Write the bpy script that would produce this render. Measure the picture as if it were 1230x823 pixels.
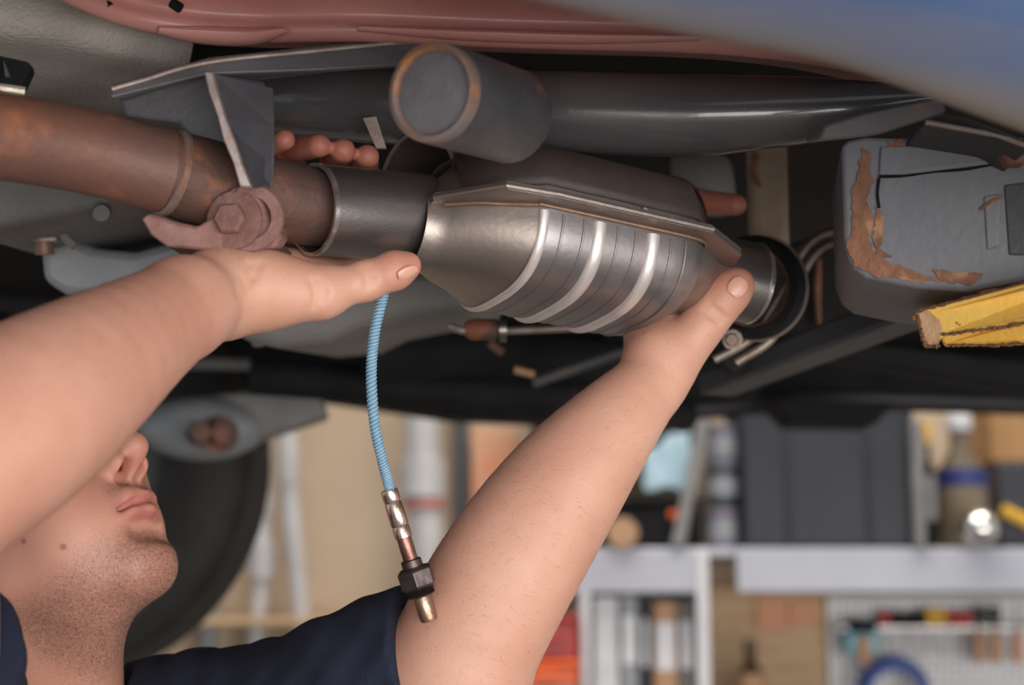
import bpy, bmesh, math, random
import numpy as np
from mathutils import Vector, Matrix

for o in list(bpy.data.objects):
    bpy.data.objects.remove(o, do_unlink=True)
scene = bpy.context.scene
COL = scene.collection
random.seed(4)
rng = np.random.default_rng(7)

# ------------------------------------------------------------------ camera
CAM_H, PITCH, FPX = 1.5, math.radians(9), 2050.0
cam_data = bpy.data.cameras.new('camera')
cam = bpy.data.objects.new('camera', cam_data)
COL.objects.link(cam)
cam.location = (0, 0, CAM_H)
cam.rotation_euler = (math.pi / 2 + PITCH, 0, 0)
cam_data.lens = 60.0
cam_data.sensor_width = 36.0
cam_data.clip_start = 0.05
cam_data.dof.use_dof = True
cam_data.dof.focus_distance = 1.17
cam_data.dof.aperture_fstop = 4.2
scene.camera = cam

# ------------------------------------------------------------------ light
world = bpy.data.worlds.new('world')
scene.world = world
world.use_nodes = True
bg = world.node_tree.nodes['Background']
bg.inputs[0].default_value = (0.86, 0.93, 1.0, 1)
bg.inputs[1].default_value = 0.58

def area_light(name, loc, target, sx, sy, power, col):
    L = bpy.data.lights.new(name, 'AREA')
    L.shape = 'RECTANGLE'; L.size = sx; L.size_y = sy
    L.energy = power; L.color = col
    o = bpy.data.objects.new(name, L)
    COL.objects.link(o)
    o.location = loc
    o.rotation_euler = (Vector(target) - Vector(loc)).to_track_quat('-Z', 'Y').to_euler()
    return o
# daylight from the open garage doorway behind the photographer
area_light('doorway_daylight', (1.7, -2.5, 1.0), (0.1, 1.2, 1.6), 4.8, 1.9, 225, (1.0, 0.965, 0.92))
# added overhead fill without a source in the scene, brightens the back wall
area_light('back_wall_fill', (0.6, 3.2, 4.2), (0.4, 4.6, 1.2), 3.4, 1.0, 120, (1.0, 0.95, 0.88))

scene.view_settings.view_transform = 'Standard'
scene.view_settings.look = 'None'
scene.view_settings.exposure = 0.0
scene.view_settings.gamma = 1.0
scene.view_settings.use_curve_mapping = False

# ------------------------------------------------------------------ coordinates
FW = np.array([0, math.cos(PITCH), math.sin(PITCH)])
UPV = np.array([0, -math.sin(PITCH), math.cos(PITCH)])
XV = np.array([1.0, 0, 0])
CC = np.array([0, 0, CAM_H])

def P(px, py, d):
    """photo pixel + distance in front of the lens -> world point"""
    return CC + FW * d + XV * ((px - 615) / FPX * d) + UPV * ((411.5 - py) / FPX * d)

def PW(px, py, y):
    """photo pixel on the vertical plane at world y"""
    r = FW + XV * ((px - 615) / FPX) + UPV * ((411.5 - py) / FPX)
    return CC + r * (y / r[1])

YAW = math.radians(22)
CU = np.array([math.cos(YAW), math.sin(YAW), 0])
CV = np.array([-math.sin(YAW), math.cos(YAW), 0])
def K(u, v, w):
    """car axes: u along the car, v across it, w height over the workshop floor"""
    return np.array([0.05, 1.2, 0]) + CU * u + CV * v + np.array([0, 0, w])

# ------------------------------------------------------------------ materials
def lin(c):
    return tuple(((x / 255) / 12.92 if x / 255 <= 0.04045 else ((x / 255 + 0.055) / 1.055) ** 2.4) for x in c)

def mat(name, c1, c2=None, scale=25, rough=0.5, metal=0.0, bump=0.0, bscale=180, patch=None, pscale=18,
        pthr=0.58, rough2=None, coat=0.0, trans=0.0, stretch=(1, 1, 1), sss=0.0, psoft=0.06, emit=None):
    m = bpy.data.materials.new(name)
    m.use_nodes = True
    nt = m.node_tree; N = nt.nodes; LK = nt.links
    b = N['Principled BSDF']
    b.inputs['Roughness'].default_value = rough
    b.inputs['Metallic'].default_value = metal
    b.inputs['Coat Weight'].default_value = coat
    b.inputs['Transmission Weight'].default_value = trans
    c1 = (*lin(c1), 1); c2 = (*lin(c2), 1) if c2 else c1
    b.inputs['Base Color'].default_value = c1
    tc = N.new('ShaderNodeTexCoord'); mp = N.new('ShaderNodeMapping')
    mp.inputs['Scale'].default_value = stretch
    LK.new(tc.outputs['Object'], mp.inputs[0])
    n1 = N.new('ShaderNodeTexNoise'); n1.inputs['Scale'].default_value = scale
    n1.inputs['Detail'].default_value = 6
    LK.new(mp.outputs[0], n1.inputs['Vector'])
    r1 = N.new('ShaderNodeValToRGB')
    r1.color_ramp.elements[0].position = 0.35; r1.color_ramp.elements[1].position = 0.65
    r1.color_ramp.elements[0].color = c1; r1.color_ramp.elements[1].color = c2
    LK.new(n1.outputs[0], r1.inputs[0])
    out = r1.outputs[0]
    if patch:
        n2 = N.new('ShaderNodeTexNoise'); n2.inputs['Scale'].default_value = pscale
        n2.inputs['Detail'].default_value = 8
        LK.new(mp.outputs[0], n2.inputs['Vector'])
        r2 = N.new('ShaderNodeValToRGB')
        r2.color_ramp.elements[0].position = pthr; r2.color_ramp.elements[1].position = pthr + psoft
        LK.new(n2.outputs[0], r2.inputs[0])
        mx = N.new('ShaderNodeMix'); mx.data_type = 'RGBA'
        LK.new(r2.outputs[0], mx.inputs[0]); LK.new(out, mx.inputs[6])
        mx.inputs[7].default_value = (*lin(patch), 1)
        out = mx.outputs[2]
        if metal > 0:
            mm = N.new('ShaderNodeMath'); mm.operation = 'MULTIPLY_ADD'
            LK.new(r2.outputs[0], mm.inputs[0]); mm.inputs[1].default_value = -metal * 0.85; mm.inputs[2].default_value = metal
            LK.new(mm.outputs[0], b.inputs['Metallic'])
    LK.new(out, b.inputs['Base Color'])
    if rough2 is not None:
        rr = N.new('ShaderNodeMapRange')
        rr.inputs[1].default_value = 0.3; rr.inputs[2].default_value = 0.7
        rr.inputs[3].default_value = rough; rr.inputs[4].default_value = rough2
        LK.new(n1.outputs[0], rr.inputs[0]); LK.new(rr.outputs[0], b.inputs['Roughness'])
    if bump > 0:
        n3 = N.new('ShaderNodeTexNoise'); n3.inputs['Scale'].default_value = bscale; n3.inputs['Detail'].default_value = 5
        LK.new(mp.outputs[0], n3.inputs['Vector'])
        bp = N.new('ShaderNodeBump'); bp.inputs['Strength'].default_value = bump; bp.inputs['Distance'].default_value = 0.002
        LK.new(n3.outputs[0], bp.inputs['Height']); LK.new(bp.outputs[0], b.inputs['Normal'])
    if sss:
        b.inputs['Subsurface Weight'].default_value = sss
        b.inputs['Subsurface Radius'].default_value = (0.012, 0.005, 0.003)
        b.inputs['Subsurface Scale'].default_value = 0.5
    return m

RUST = (150, 84, 48)
M = dict(
    rustpipe=mat('rusty_pipe_steel', (104, 78, 72), (126, 86, 70), 14, .58, .25, .3, 160, (158, 98, 68), 30, .56, psoft=.2),
    rustdark=mat('dark_rusty_steel', (80, 60, 56), (104, 74, 64), 30, .65, .3, .35, 220, (128, 78, 56), 30, .60),
    rustpink=mat('rust_bloom_plate', (140, 104, 98), (118, 82, 74), 60, .7, .2, .5, 260, (104, 74, 66), 40, .56),
    rustbead=mat('weld_bead_steel', (138, 116, 108), (136, 98, 80), 40, .5, .4, .3, 200),
    steel=mat('new_sleeve_steel', (150, 143, 140), (128, 122, 122), 9, .30, .9, .10, 300, stretch=(1, 1, 3), rough2=.42),
    rim=mat('cut_steel_rim', (225, 218, 210), (190, 182, 176), 60, .25, .9, .1, 300),
    shell=mat('converter_shell_steel', (150, 144, 144), (134, 128, 128), 12, .40, .8, .08, 260, (154, 124, 112), 16, .60, rough2=.5, psoft=.25),
    cone=mat('heat_tinted_steel', (168, 156, 150), (150, 136, 128), 10, .40, .88, .10, 200, (150, 104, 76), 13, .60, rough2=.48, psoft=.2),
    rib=mat('polished_rib_steel', (236, 228, 224), (222, 212, 208), 40, .45, .6, .05, 300),
    flange=mat('seam_flange_steel', (150, 138, 132), (130, 118, 112), 20, .42, .7, .15, 200, (150, 112, 82), 24, .66, psoft=.15),
    uppershell=mat('sooty_upper_shell', (70, 60, 57), (84, 70, 64), 12, .6, .3, .2, 200),
    blacktube=mat('black_painted_tube', (76, 73, 76), (90, 86, 88), 10, .24, 0, .06, 350, (124, 116, 112), 70, .70, coat=.7),
    stub=mat('black_stub_paint', (64, 64, 68), (76, 74, 76), 30, .42, 0, .25, 300, (134, 100, 78), 26, .68),
    cap=mat('cap_dull_grey', (104, 102, 108), (120, 114, 116), 40, .5, .1, .3, 220, (156, 98, 66), 30, .62),
    caprim=mat('cap_rusty_rim', (110, 104, 104), (150, 104, 74), 24, .6, .1, .4, 260, (168, 110, 66), 34, .60),
    bracket=mat('bracket_grey_steel', (70, 70, 76), (82, 80, 84), 30, .55, .1, .2, 250),
    cutedge=mat('pale_cut_edge', (172, 160, 156), (150, 130, 120), 50, .5, .4, .3, 300),
    crossm=mat('crossmember_grey', (92, 90, 94), (108, 104, 106), 16, .5, .1, .2, 220, (140, 100, 76), 22, .66),
    redpan=mat('dull_red_paint', (196, 138, 130), (180, 122, 116), 7, .40, 0, .12, 90, (150, 126, 122), 9, .58, psoft=.2, coat=.2),
    sill=None,
    tunnel=mat('grey_undercoat', (184, 178, 170), (160, 154, 148), 18, .8, 0, .8, 320),
    floorpan=mat('dark_undercoat', (30, 28, 28), (42, 39, 38), 9, .75, 0, .6, 160),
    black=mat('black_chassis', (17, 17, 18), (26, 25, 26), 12, .55, 0, .4, 200),
    dkgrey=mat('dirty_chassis_grey', (58, 58, 61), (72, 70, 72), 8, .55, .05, .3, 150, (96, 76, 66), 10, .64),
    railgrey=mat('rail_grey_paint', (112, 112, 117), (98, 98, 104), 9, .55, .05, .25, 160, (76, 76, 80), 12, .62),
    rust=mat('orange_flaking_rust', (138, 94, 70), (108, 76, 60), 60, .85, 0, 1.0, 220, (164, 122, 94), 40, .60),
    casting=mat('cast_alloy_grey', (150, 152, 156), (128, 130, 134), 10, .55, .25, .3, 240),
    casting2=mat('dusty_casting', (128, 124, 122), (106, 104, 102), 9, .6, .1, .4, 200),
    zinc=mat('pale_zinc_bolt', (206, 196, 180), (178, 160, 140), 60, .4, .5, .2, 300),
    yellow=mat('worn_yellow_paint', (252, 206, 104), (246, 192, 84), 12, .55, 0, .25, 200, (120, 82, 52), 34, .70),
    yellowdark=mat('chipped_edge_brown', (96, 66, 46), (122, 84, 54), 60, .8, 0, .6, 260),
    blue=mat('blue_braid', (88, 126, 154), (104, 142, 168), 400, .6, 0, .5, 900),
    bluestripe=mat('pale_blue_braid', (156, 188, 206), (130, 168, 192), 300, .55),
    chrome=mat('bright_sensor_tube', (226, 204, 192), (200, 170, 156), 80, .22, .95, .08, 300),
    bronze=mat('bronze_sensor_tube', (150, 108, 94), (128, 92, 82), 90, .35, .8, .15, 300),
    hexm=mat('dark_hex_steel', (96, 84, 82), (78, 68, 66), 90, .42, .8, .2, 300),
    probe=mat('probe_tip_steel', (176, 150, 132), (150, 112, 92), 60, .35, .85, .2, 300),
    rubber=mat('tyre_rubber', (30, 27, 26), (40, 36, 34), 20, .75, 0, .3, 200),
    rodm=mat('dull_rod_steel', (150, 138, 128), (124, 108, 98), 40, .45, .5, .2, 260),
    shirt=mat('navy_cotton', (20, 26, 46), (24, 31, 54), 60, .92, 0, .5, 900),
    trousers=mat('dark_work_trousers', (34, 36, 44), (40, 42, 50), 60, .9, 0, .4, 700),
    shoe=mat('black_boot_leather', (26, 24, 23), (36, 33, 31), 60, .5, 0, .2, 300),
    hair=mat('dark_hair', (40, 29, 23), (52, 38, 29), 300, .6, 0, .8, 600),
    stub_hair=mat('stubble_hair', (62, 46, 38), (80, 60, 48), 300, .6),
    arm_hair=mat('arm_hair', (120, 84, 60), (96, 66, 46), 300, .6),
    nail=mat('fingernail', (216, 162, 144), (206, 150, 132), 60, .35, 0, .05, 200, sss=.1),
    eye=mat('eye_white', (226, 220, 214)), iris=mat('iris_brown', (70, 48, 32), rough=.2),
    wall=mat('beige_wall_paint', (186, 164, 140), (174, 152, 128), 3, .85, 0, .2, 60, (140, 120, 98), 5, .66, psoft=.2),
    floor=mat('workshop_concrete', (128, 122, 114), (108, 104, 98), 3, .7, 0, .3, 60, (84, 80, 76), 2.2, .60, psoft=.2),
    pipewhite=mat('grey_conduit', (186, 182, 180), (166, 162, 160), 9, .5, .1),
    pipered=mat('red_band', (176, 110, 106)),
    shelfgrey=mat('grey_shelf_enamel', (176, 176, 184), (166, 166, 176), 6, .5),
    white=mat('off_white_metal', (206, 204, 206), (192, 190, 194), 6, .45),
    tubblack=mat('charcoal_plastic', (32, 34, 42), (37, 39, 47), 8, .55),
    wood=mat('brown_board', (188, 158, 124), (170, 138, 104), 5, .7, 0, .1, 60, stretch=(1, 1, 6)),
    peg=mat('pale_pegboard', (228, 226, 228), (216, 214, 216), 9, .7),
    hole=mat('peg_hole', (96, 92, 92)),
    red=mat('red_plastic', (178, 36, 30), (160, 28, 24), 6, .45),
    orange=mat('orange_plastic', (236, 106, 30), (224, 92, 22), 6, .45),
    yel=mat('yellow_plastic', (214, 168, 34), (200, 150, 24), 6, .45),
    cyan=mat('cyan_plastic', (120, 176, 188), (96, 152, 168), 6, .45),
    paleb=mat('pale_blue_cloth', (140, 162, 172), (116, 140, 152), 9, .8),
    blk=mat('black_plastic', (18, 17, 20), (25, 24, 26), 9, .5),
    tan=mat('tan_wood', (188, 146, 112), (168, 126, 92), 9, .6),
    brown=mat('brown_glass', (84, 56, 34), (66, 44, 26), 9, .3),
    amber=mat('dusty_clear_plastic', (112, 98, 80), (92, 80, 66), 9, .3),
    navyl=mat('navy_label', (38, 48, 104)),
    mauve=mat('mauve_label', (112, 100, 120), (92, 84, 104), 9, .6),
    silver=mat('shiny_metal_ball', (240, 236, 230), rough=.12, metal=1.0),
    bluehose=mat('blue_hose', (72, 92, 156), (60, 80, 140), 9, .5),
    card=mat('cardboard', (160, 120, 78), (144, 106, 66), 9, .8),
    pinkish=mat('faded_orange_print', (206, 132, 96), (190, 150, 120), 12, .7),
    green=mat('olive_plastic', (122, 116, 40), (104, 100, 34), 9, .6),
    steelt=mat('tool_steel', (190, 186, 184), (170, 166, 164), 30, .4, .7),
)

for k_ in ('black', 'floorpan', 'blk'):
    b_ = M[k_].node_tree.nodes['Principled BSDF']; b_.inputs['Specular IOR Level'].default_value = .2; b_.inputs['Roughness'].default_value = .8

# sill: blue, a reflection painted in as a grey band at the lower edge
def sill_material():
    m = mat('blue_sill_paint', (54, 76, 114), (68, 86, 118), 4, .42, 0, .05, 60, coat=.3)
    nt = m.node_tree; N = nt.nodes; LK = nt.links; b = N['Principled BSDF']
    src = b.inputs['Base Color'].links[0].from_socket
    at = N.new('ShaderNodeAttribute'); at.attribute_name = 'painted_reflection'
    nz = N.new('ShaderNodeTexNoise'); nz.inputs['Scale'].default_value = 9
    ad = N.new('ShaderNodeMath'); ad.operation = 'MULTIPLY_ADD'
    LK.new(nz.outputs[0], ad.inputs[0]); ad.inputs[1].default_value = .5
    LK.new(at.outputs['Fac'], ad.inputs[2])
    rp = N.new('ShaderNodeValToRGB'); rp.color_ramp.elements[0].position = .45; rp.color_ramp.elements[1].position = .85
    LK.new(ad.outputs[0], rp.inputs[0])
    mx = N.new('ShaderNodeMix'); mx.data_type = 'RGBA'
    LK.new(rp.outputs[0], mx.inputs[0]); LK.new(src, mx.inputs[6]); mx.inputs[7].default_value = (*lin((112, 103, 97)), 1)
    LK.new(mx.outputs[2], b.inputs['Base Color'])
    return m
M['sill'] = sill_material()

# skin: tint attribute R = lips, G = beard shadow, B = flush, plus painted shade on fingers and right forearm
def skin_material():
    m = mat('skin', (208, 158, 136), (198, 146, 124), 22, .48, 0, .22, 900, sss=.12)
    nt = m.node_tree; N = nt.nodes; LK = nt.links; b = N['Principled BSDF']
    src = b.inputs['Base Color'].links[0].from_socket
    at = N.new('ShaderNodeAttribute'); at.attribute_name = 'tint'
    sp = N.new('ShaderNodeSeparateColor'); LK.new(at.outputs['Color'], sp.inputs[0])
    sn = N.new('ShaderNodeTexNoise'); sn.inputs['Scale'].default_value = 240; sn.inputs['Detail'].default_value = 3
    sr = N.new('ShaderNodeMapRange'); sr.inputs[1].default_value = .3; sr.inputs[2].default_value = .7
    sr.inputs[3].default_value = .25; sr.inputs[4].default_value = .75
    LK.new(sn.outputs[0], sr.inputs[0])
    mu = N.new('ShaderNodeMath'); mu.operation = 'MULTIPLY'
    LK.new(sr.outputs[0], mu.inputs[0]); LK.new(sp.outputs[1], mu.inputs[1])
    def mix(fac, a, col):
        x = N.new('ShaderNodeMix'); x.data_type = 'RGBA'
        LK.new(fac, x.inputs[0]); LK.new(a, x.inputs[6]); x.inputs[7].default_value = (*lin(col), 1)
        return x.outputs[2]
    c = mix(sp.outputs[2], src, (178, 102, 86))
    c = mix(mu.outputs[0], c, (118, 88, 78))
    c = mix(sp.outputs[0], c, (166, 88, 82))
    LK.new(c, b.inputs['Base Color'])
    return m
M['skin'] = skin_material()

# ------------------------------------------------------------------ object helpers
def tag(o, label=None, cat=None, group=None, kind=None):
    if label: o['label'] = label
    if cat: o['category'] = cat
    if group: o['group'] = group
    if kind: o['kind'] = kind
    return o

BASE = {}
def thing(name, loc, label, cat, group=None):
    o = bpy.data.objects.new(name, None)
    o.empty_display_size = .05
    o.location = Vector(loc); COL.objects.link(o)
    BASE[o.name] = Vector(loc)
    return tag(o, label, cat, group)

def obj(name, V, Fc, m, parent=None, smooth=True, bevel=0, sub=0, solid=0, seg=2, label=None, recalc=True):
    me = bpy.data.meshes.new(name)
    base = BASE.get(parent.name, Vector((0, 0, 0))) if parent else None
    V = [Vector(v) for v in V]
    root = base
    if root is None:
        mn = Vector([min(v[i] for v in V) for i in range(3)]); mx = Vector([max(v[i] for v in V) for i in range(3)])
        root = Vector(((mn.x + mx.x) / 2, (mn.y + mx.y) / 2, mn.z))
    me.from_pydata([v - root for v in V], [], [list(map(int, f)) for f in Fc])
    if recalc:
        bm = bmesh.new(); bm.from_mesh(me); bmesh.ops.recalc_face_normals(bm, faces=bm.faces); bm.to_mesh(me); bm.free()
    if smooth:
        me.shade_smooth()
    me.materials.append(M[m] if isinstance(m, str) else m)
    o = bpy.data.objects.new(name, me)
    COL.objects.link(o)
    BASE[o.name] = root
    if parent:
        o.parent = parent
    else:
        o.location = root
    if solid:
        s = o.modifiers.new('solid', 'SOLIDIFY'); s.thickness = solid; s.offset = 0
    if bevel:
        bv = o.modifiers.new('bevel', 'BEVEL'); bv.width = bevel; bv.segments = seg; bv.limit_method = 'ANGLE'; bv.angle_limit = math.radians(35)
    if sub:
        s = o.modifiers.new('sub', 'SUBSURF'); s.levels = sub; s.render_levels = sub
    if smooth and (bevel or not sub):
        me.set_sharp_from_angle(angle=math.radians(40))
    if label: o['label'] = label
    return o

def nrm(v):
    v = np.asarray(v, float); return v / np.linalg.norm(v)

def spline(pts, n):
    """Catmull-Rom through the rows of pts (any width)"""
    p = np.asarray(pts, float)
    if len(p) < 3:
        t = np.linspace(0, 1, n)[:, None]; return p[0] * (1 - t) + p[-1] * t
    q = np.vstack([2 * p[0] - p[1], p, 2 * p[-1] - p[-2]])
    out = []
    for s in np.linspace(0, len(p) - 1 - 1e-9, n):
        i = int(s); t = s - i
        a, b, c, d = q[i], q[i + 1], q[i + 2], q[i + 3]
        out.append(.5 * ((2 * b) + (-a + c) * t + (2 * a - 5 * b + 4 * c - d) * t * t + (-a + 3 * b - 3 * c + d) * t ** 3))
    return np.array(out)

def tube_geo(pts, rad, seg=20, caps=True, flat=1.0, flatdir=None):
    pts = np.asarray(pts, float); n = len(pts)
    rad = np.broadcast_to(np.asarray(rad, float), (n,))
    T = np.gradient(pts, axis=0); T /= np.linalg.norm(T, axis=1)[:, None]
    ref = np.asarray(flatdir, float) if flatdir is not None else (np.array([0, 0, 1.0]) if abs(T[0][2]) < .9 else np.array([1.0, 0, 0]))
    a = ref - T[0] * (ref @ T[0]); a /= np.linalg.norm(a)
    V, Fc = [], []
    for i in range(n):
        a = a - T[i] * (a @ T[i]); a /= np.linalg.norm(a)
        b = np.cross(T[i], a)
        for j in range(seg):
            t = 2 * math.pi * j / seg
            V.append(pts[i] + rad[i] * (a * math.cos(t) * flat + b * math.sin(t)))
    for i in range(n - 1):
        for j in range(seg):
            k = (j + 1) % seg
            Fc.append((i * seg + j, i * seg + k, (i + 1) * seg + k, (i + 1) * seg + j))
    if caps:
        Fc.append(tuple(range(seg))[::-1]); Fc.append(tuple((n - 1) * seg + j for j in range(seg)))
    return V, Fc

def tube(name, pts, rad, m, parent=None, seg=20, n=None, caps=True, flat=1.0, flatdir=None, **k):
    pts = np.asarray(pts, float)
    rad = np.broadcast_to(np.asarray(rad, float), (len(pts),))
    if n:
        s = spline(np.hstack([pts, rad[:, None]]), n); pts, rad = s[:, :3], s[:, 3]
    V, Fc = tube_geo(pts, rad, seg, caps, flat, flatdir)
    return obj(name, V, Fc, m, parent, **k)

def lathe(name, a, b, prof, m, parent=None, seg=24, closed=True, **k):
    """profile rows (t along a->b in metres, radius); closed caps at both ends"""
    a = np.asarray(a, float); ax = nrm(np.asarray(b, float) - a)
    ref = np.array([0, 0, 1.0]) if abs(ax[2]) < .9 else np.array([1.0, 0, 0])
    u = nrm(ref - ax * (ref @ ax)); w = np.cross(ax, u)
    V, Fc = [], []
    for (t, r) in prof:
        for j in range(seg):
            q = 2 * math.pi * (j + .5) / seg
            V.append(a + ax * t + r * (u * math.cos(q) + w * math.sin(q)))
    n = len(prof)
    for i in range(n - 1):
        for j in range(seg):
            kk = (j + 1) % seg
            Fc.append((i * seg + j, i * seg + kk, (i + 1) * seg + kk, (i + 1) * seg + j))
    if closed:
        Fc.append(tuple(range(seg))[::-1]); Fc.append(tuple((n - 1) * seg + j for j in range(seg)))
    return obj(name, V, Fc, m, parent, **k)

def ring(name, a, b, prof, m, parent=None, seg=40, **k):
    """closed profile loop (t, r) turned about a->b: a hollow ring or pipe"""
    a = np.asarray(a, float); ax = nrm(np.asarray(b, float) - a)
    ref = np.array([0, 0, 1.0]) if abs(ax[2]) < .9 else np.array([1.0, 0, 0])
    u = nrm(ref - ax * (ref @ ax)); w = np.cross(ax, u)
    V, Fc = [], []
    n = len(prof)
    for (t, r) in prof:
        for j in range(seg):
            q = 2 * math.pi * j / seg
            V.append(a + ax * t + r * (u * math.cos(q) + w * math.sin(q)))
    for i in range(n):
        for j in range(seg):
            kk = (j + 1) % seg; i2 = (i + 1) % n
            Fc.append((i * seg + j, i * seg + kk, i2 * seg + kk, i2 * seg + j))
    return obj(name, V, Fc, m, parent, **k)

def prism(name, pts, ext, m, parent=None, **k):
    """closed outline (3-D points) swept by the vector ext"""
    pts = [np.asarray(p, float) for p in pts]; ext = np.asarray(ext, float); n = len(pts)
    V = pts + [p + ext for p in pts]
    Fc = [tuple(range(n)), tuple(range(2 * n - 1, n - 1, -1))]
    Fc += [(i, n + i, n + (i + 1) % n, (i + 1) % n) for i in range(n)]
    k.setdefault('smooth', False)
    return obj(name, V, Fc, m, parent, **k)

def box(name, c, ax, ay, az, m, parent=None, bevel=.003, **k):
    """centre and three half-axis vectors"""
    c, ax, ay, az = [np.asarray(q, float) for q in (c, ax, ay, az)]
    V = [c + sx * ax + sy * ay + sz * az for sx in (-1, 1) for sy in (-1, 1) for sz in (-1, 1)]
    Fc = [(0, 1, 3, 2), (4, 6, 7, 5), (0, 4, 5, 1), (2, 3, 7, 6), (0, 2, 6, 4), (1, 5, 7, 3)]
    k.setdefault('smooth', bevel > 0)
    return obj(name, V, Fc, m, parent, bevel=bevel, **k)

def abox(name, x0, x1, y0, y1, z0, z1, m, parent=None, **k):
    return box(name, ((x0 + x1) / 2, (y0 + y1) / 2, (z0 + z1) / 2), ((x1 - x0) / 2, 0, 0), (0, (y1 - y0) / 2, 0), (0, 0, (z1 - z0) / 2), m, parent, **k)

def sheet(name, rows, m, parent=None, solid=.003, sub=2, **k):
    """grid of points made into a thick pressed sheet"""
    nr, nc = len(rows), len(rows[0])
    V = [p for r in rows for p in r]
    Fc = [(i * nc + j, i * nc + j + 1, (i + 1) * nc + j + 1, (i + 1) * nc + j) for i in range(nr - 1) for j in range(nc - 1)]
    return obj(name, V, Fc, m, parent, solid=solid, sub=sub, **k)

def loft(name, secs, m, parent=None, caps=True, **k):
    nr, nc = len(secs), len(secs[0])
    V = [p for r in secs for p in r]
    Fc = [(i * nc + j, i * nc + (j + 1) % nc, (i + 1) * nc + (j + 1) % nc, (i + 1) * nc + j) for i in range(nr - 1) for j in range(nc)]
    if caps:
        Fc += [tuple(range(nc))[::-1], tuple((nr - 1) * nc + j for j in range(nc))]
    return obj(name, V, Fc, m, parent, **k)

def hexbolt(name, p, axis, r, h, m, parent, washer=None, **k):
    p = np.asarray(p, float); axis = nrm(axis)
    o = lathe(name, p, p + axis, [(0, r), (h * .8, r), (h, r * .86)], m, parent, seg=6, smooth=False, **k)
    if washer:
        ring('washer', p - axis * .002, p, [(0, r * .5), (0, washer), (.003, washer), (.003, r * .5)], m, o, seg=28)
    return o

def PH(px, py, h):
    """photo pixel on the horizontal plane h above the lens"""
    r = FW + XV * ((px - 615) / FPX) + UPV * ((411.5 - py) / FPX)
    return CC + r * (h / r[2])

# ================================================================== setting
WY = 4.45
def structure(o, label, cat):
    return tag(o, label, cat, kind='structure')
structure(abox('floor', -5, 5, -4.5, WY, -.1, 0, 'floor', bevel=0), 'grey concrete workshop floor', 'floor')
structure(abox('wall_back', -5, 5, WY, WY + .15, 0, 4.6, 'wall', bevel=0), 'beige painted workshop back wall behind pipes and shelves', 'wall')

# ================================================================== the raised car
car = thing('car', K(0, .4, 1.72), 'raised car seen from below, dull red and blue paint, black chassis parts', 'car')

# main floor, dark undercoat
def ubox(name, u0, u1, v0, v1, w0, w1, m, parent, **k):
    return box(name, (K(u0, v0, w0) + K(u1, v1, w1)) / 2, CU * (u1 - u0) / 2, CV * (v1 - v0) / 2, np.array([0, 0, (w1 - w0) / 2]), m, parent, **k)
ubox('floor_pan', -1.7, 2.4, -.28, 1.35, 1.935, 1.96, 'floorpan', car, bevel=.004, label='dark undercoated floor pan')
ubox('cabin_shell', -1.7, 2.4, -.45, 1.5, 1.99, 2.45, 'sill', car, bevel=.08, label='blue lower body shell')

# pressed red floor panel
r3 = [(40, -16), (75, 4), (120, 24), (180, 44), (300, 56), (430, 50), (560, 58), (700, 62), (850, 64), (1000, 80), (1120, 116)]
rows = [[PH(x, y - 110, .41) for x, y in r3], [PH(x, y - 56, .398) for x, y in r3], [PH(x, y - 30, .388) for x, y in r3],
        [PH(x, y - 22, .380) for x, y in r3], [PH(x, y - 8, .374) for x, y in r3],
        [PH(x, y, .372) for x, y in r3], [PH(x, y, .372) + np.array([0, .012, .010]) for x, y in r3], [PH(x, y, .372) + np.array([0, .10, .026]) for x, y in r3], [PH(x, y, .372) + np.array([0, .12, .06]) for x, y in r3]]
rows = [[r[0] - CU * .05] + r + [r[-1] + CU * .4, r[-1] + CU * 1.4] for r in rows]
sheet('body_panel', rows, 'redpan', car, solid=.002, label='dull red painted floor panel')
# pressed bead and small bumps on it
bd = [(190, 36), (240, 42), (300, 44), (345, 36)]
tube('pressed_bead', [PH(x, y, .373) for x, y in bd], [.004, .009, .009, .003], 'redpan', car, n=20, seg=12, flat=.6)
tube('pressed_bead', [PH(x, y, .374) for x, y in [(430, 34), (560, 42), (700, 46), (840, 46)]], [.003, .006, .006, .003], 'redpan', car, n=20, seg=12, flat=.6)
for x, y in ((121, 2), (206, 3)):
    p = PH(x, y, .383)
    tube('drain_slot', [p, p + np.array([.006, .0, -.004])], .0035, 'black', car, seg=10)

# grey undercoated tunnel wall at the left
rows = [[PH(x, y, h) for x, y in r] for r, h in (
    ([(-90, -60), (0, -50), (80, -30), (160, 10), (240, 40)], .40),
    ([(-90, 0), (0, 5), (80, 20), (160, 45), (235, 60)], .395),
    ([(-90, 38), (0, 46), (80, 52), (150, 70), (230, 86)], .372),
    ([(-90, 60), (0, 66), (80, 74), (150, 92), (225, 110)], .385),
    ([(-90, 100), (0, 110), (80, 116), (150, 128), (225, 140)], .372),
    ([(-90, 150), (0, 160), (80, 166), (150, 170), (225, 180)], .40))]
rows = [[r[0] - CU * 1.0] + r for r in rows]
sheet('tunnel_panel', rows, 'tunnel', car, solid=.002, label='grey textured undercoat panel')
o = prism('bracket', [P(x, y, 1.06) for x, y in ((-30, 60), (34, 74), (36, 82), (24, 108), (-30, 100))], (0, .012, 0), 'black', car, bevel=.001)
tube('clip', [P(-10, 104, 1.055), P(30, 110, 1.06)], .003, 'zinc', o, seg=8)
prism('gusset', [P(x, y, 1.055) for x, y in ((4, 72), (12, 92), (6, 92))], (0, .004, 0), 'dkgrey', o)

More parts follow.
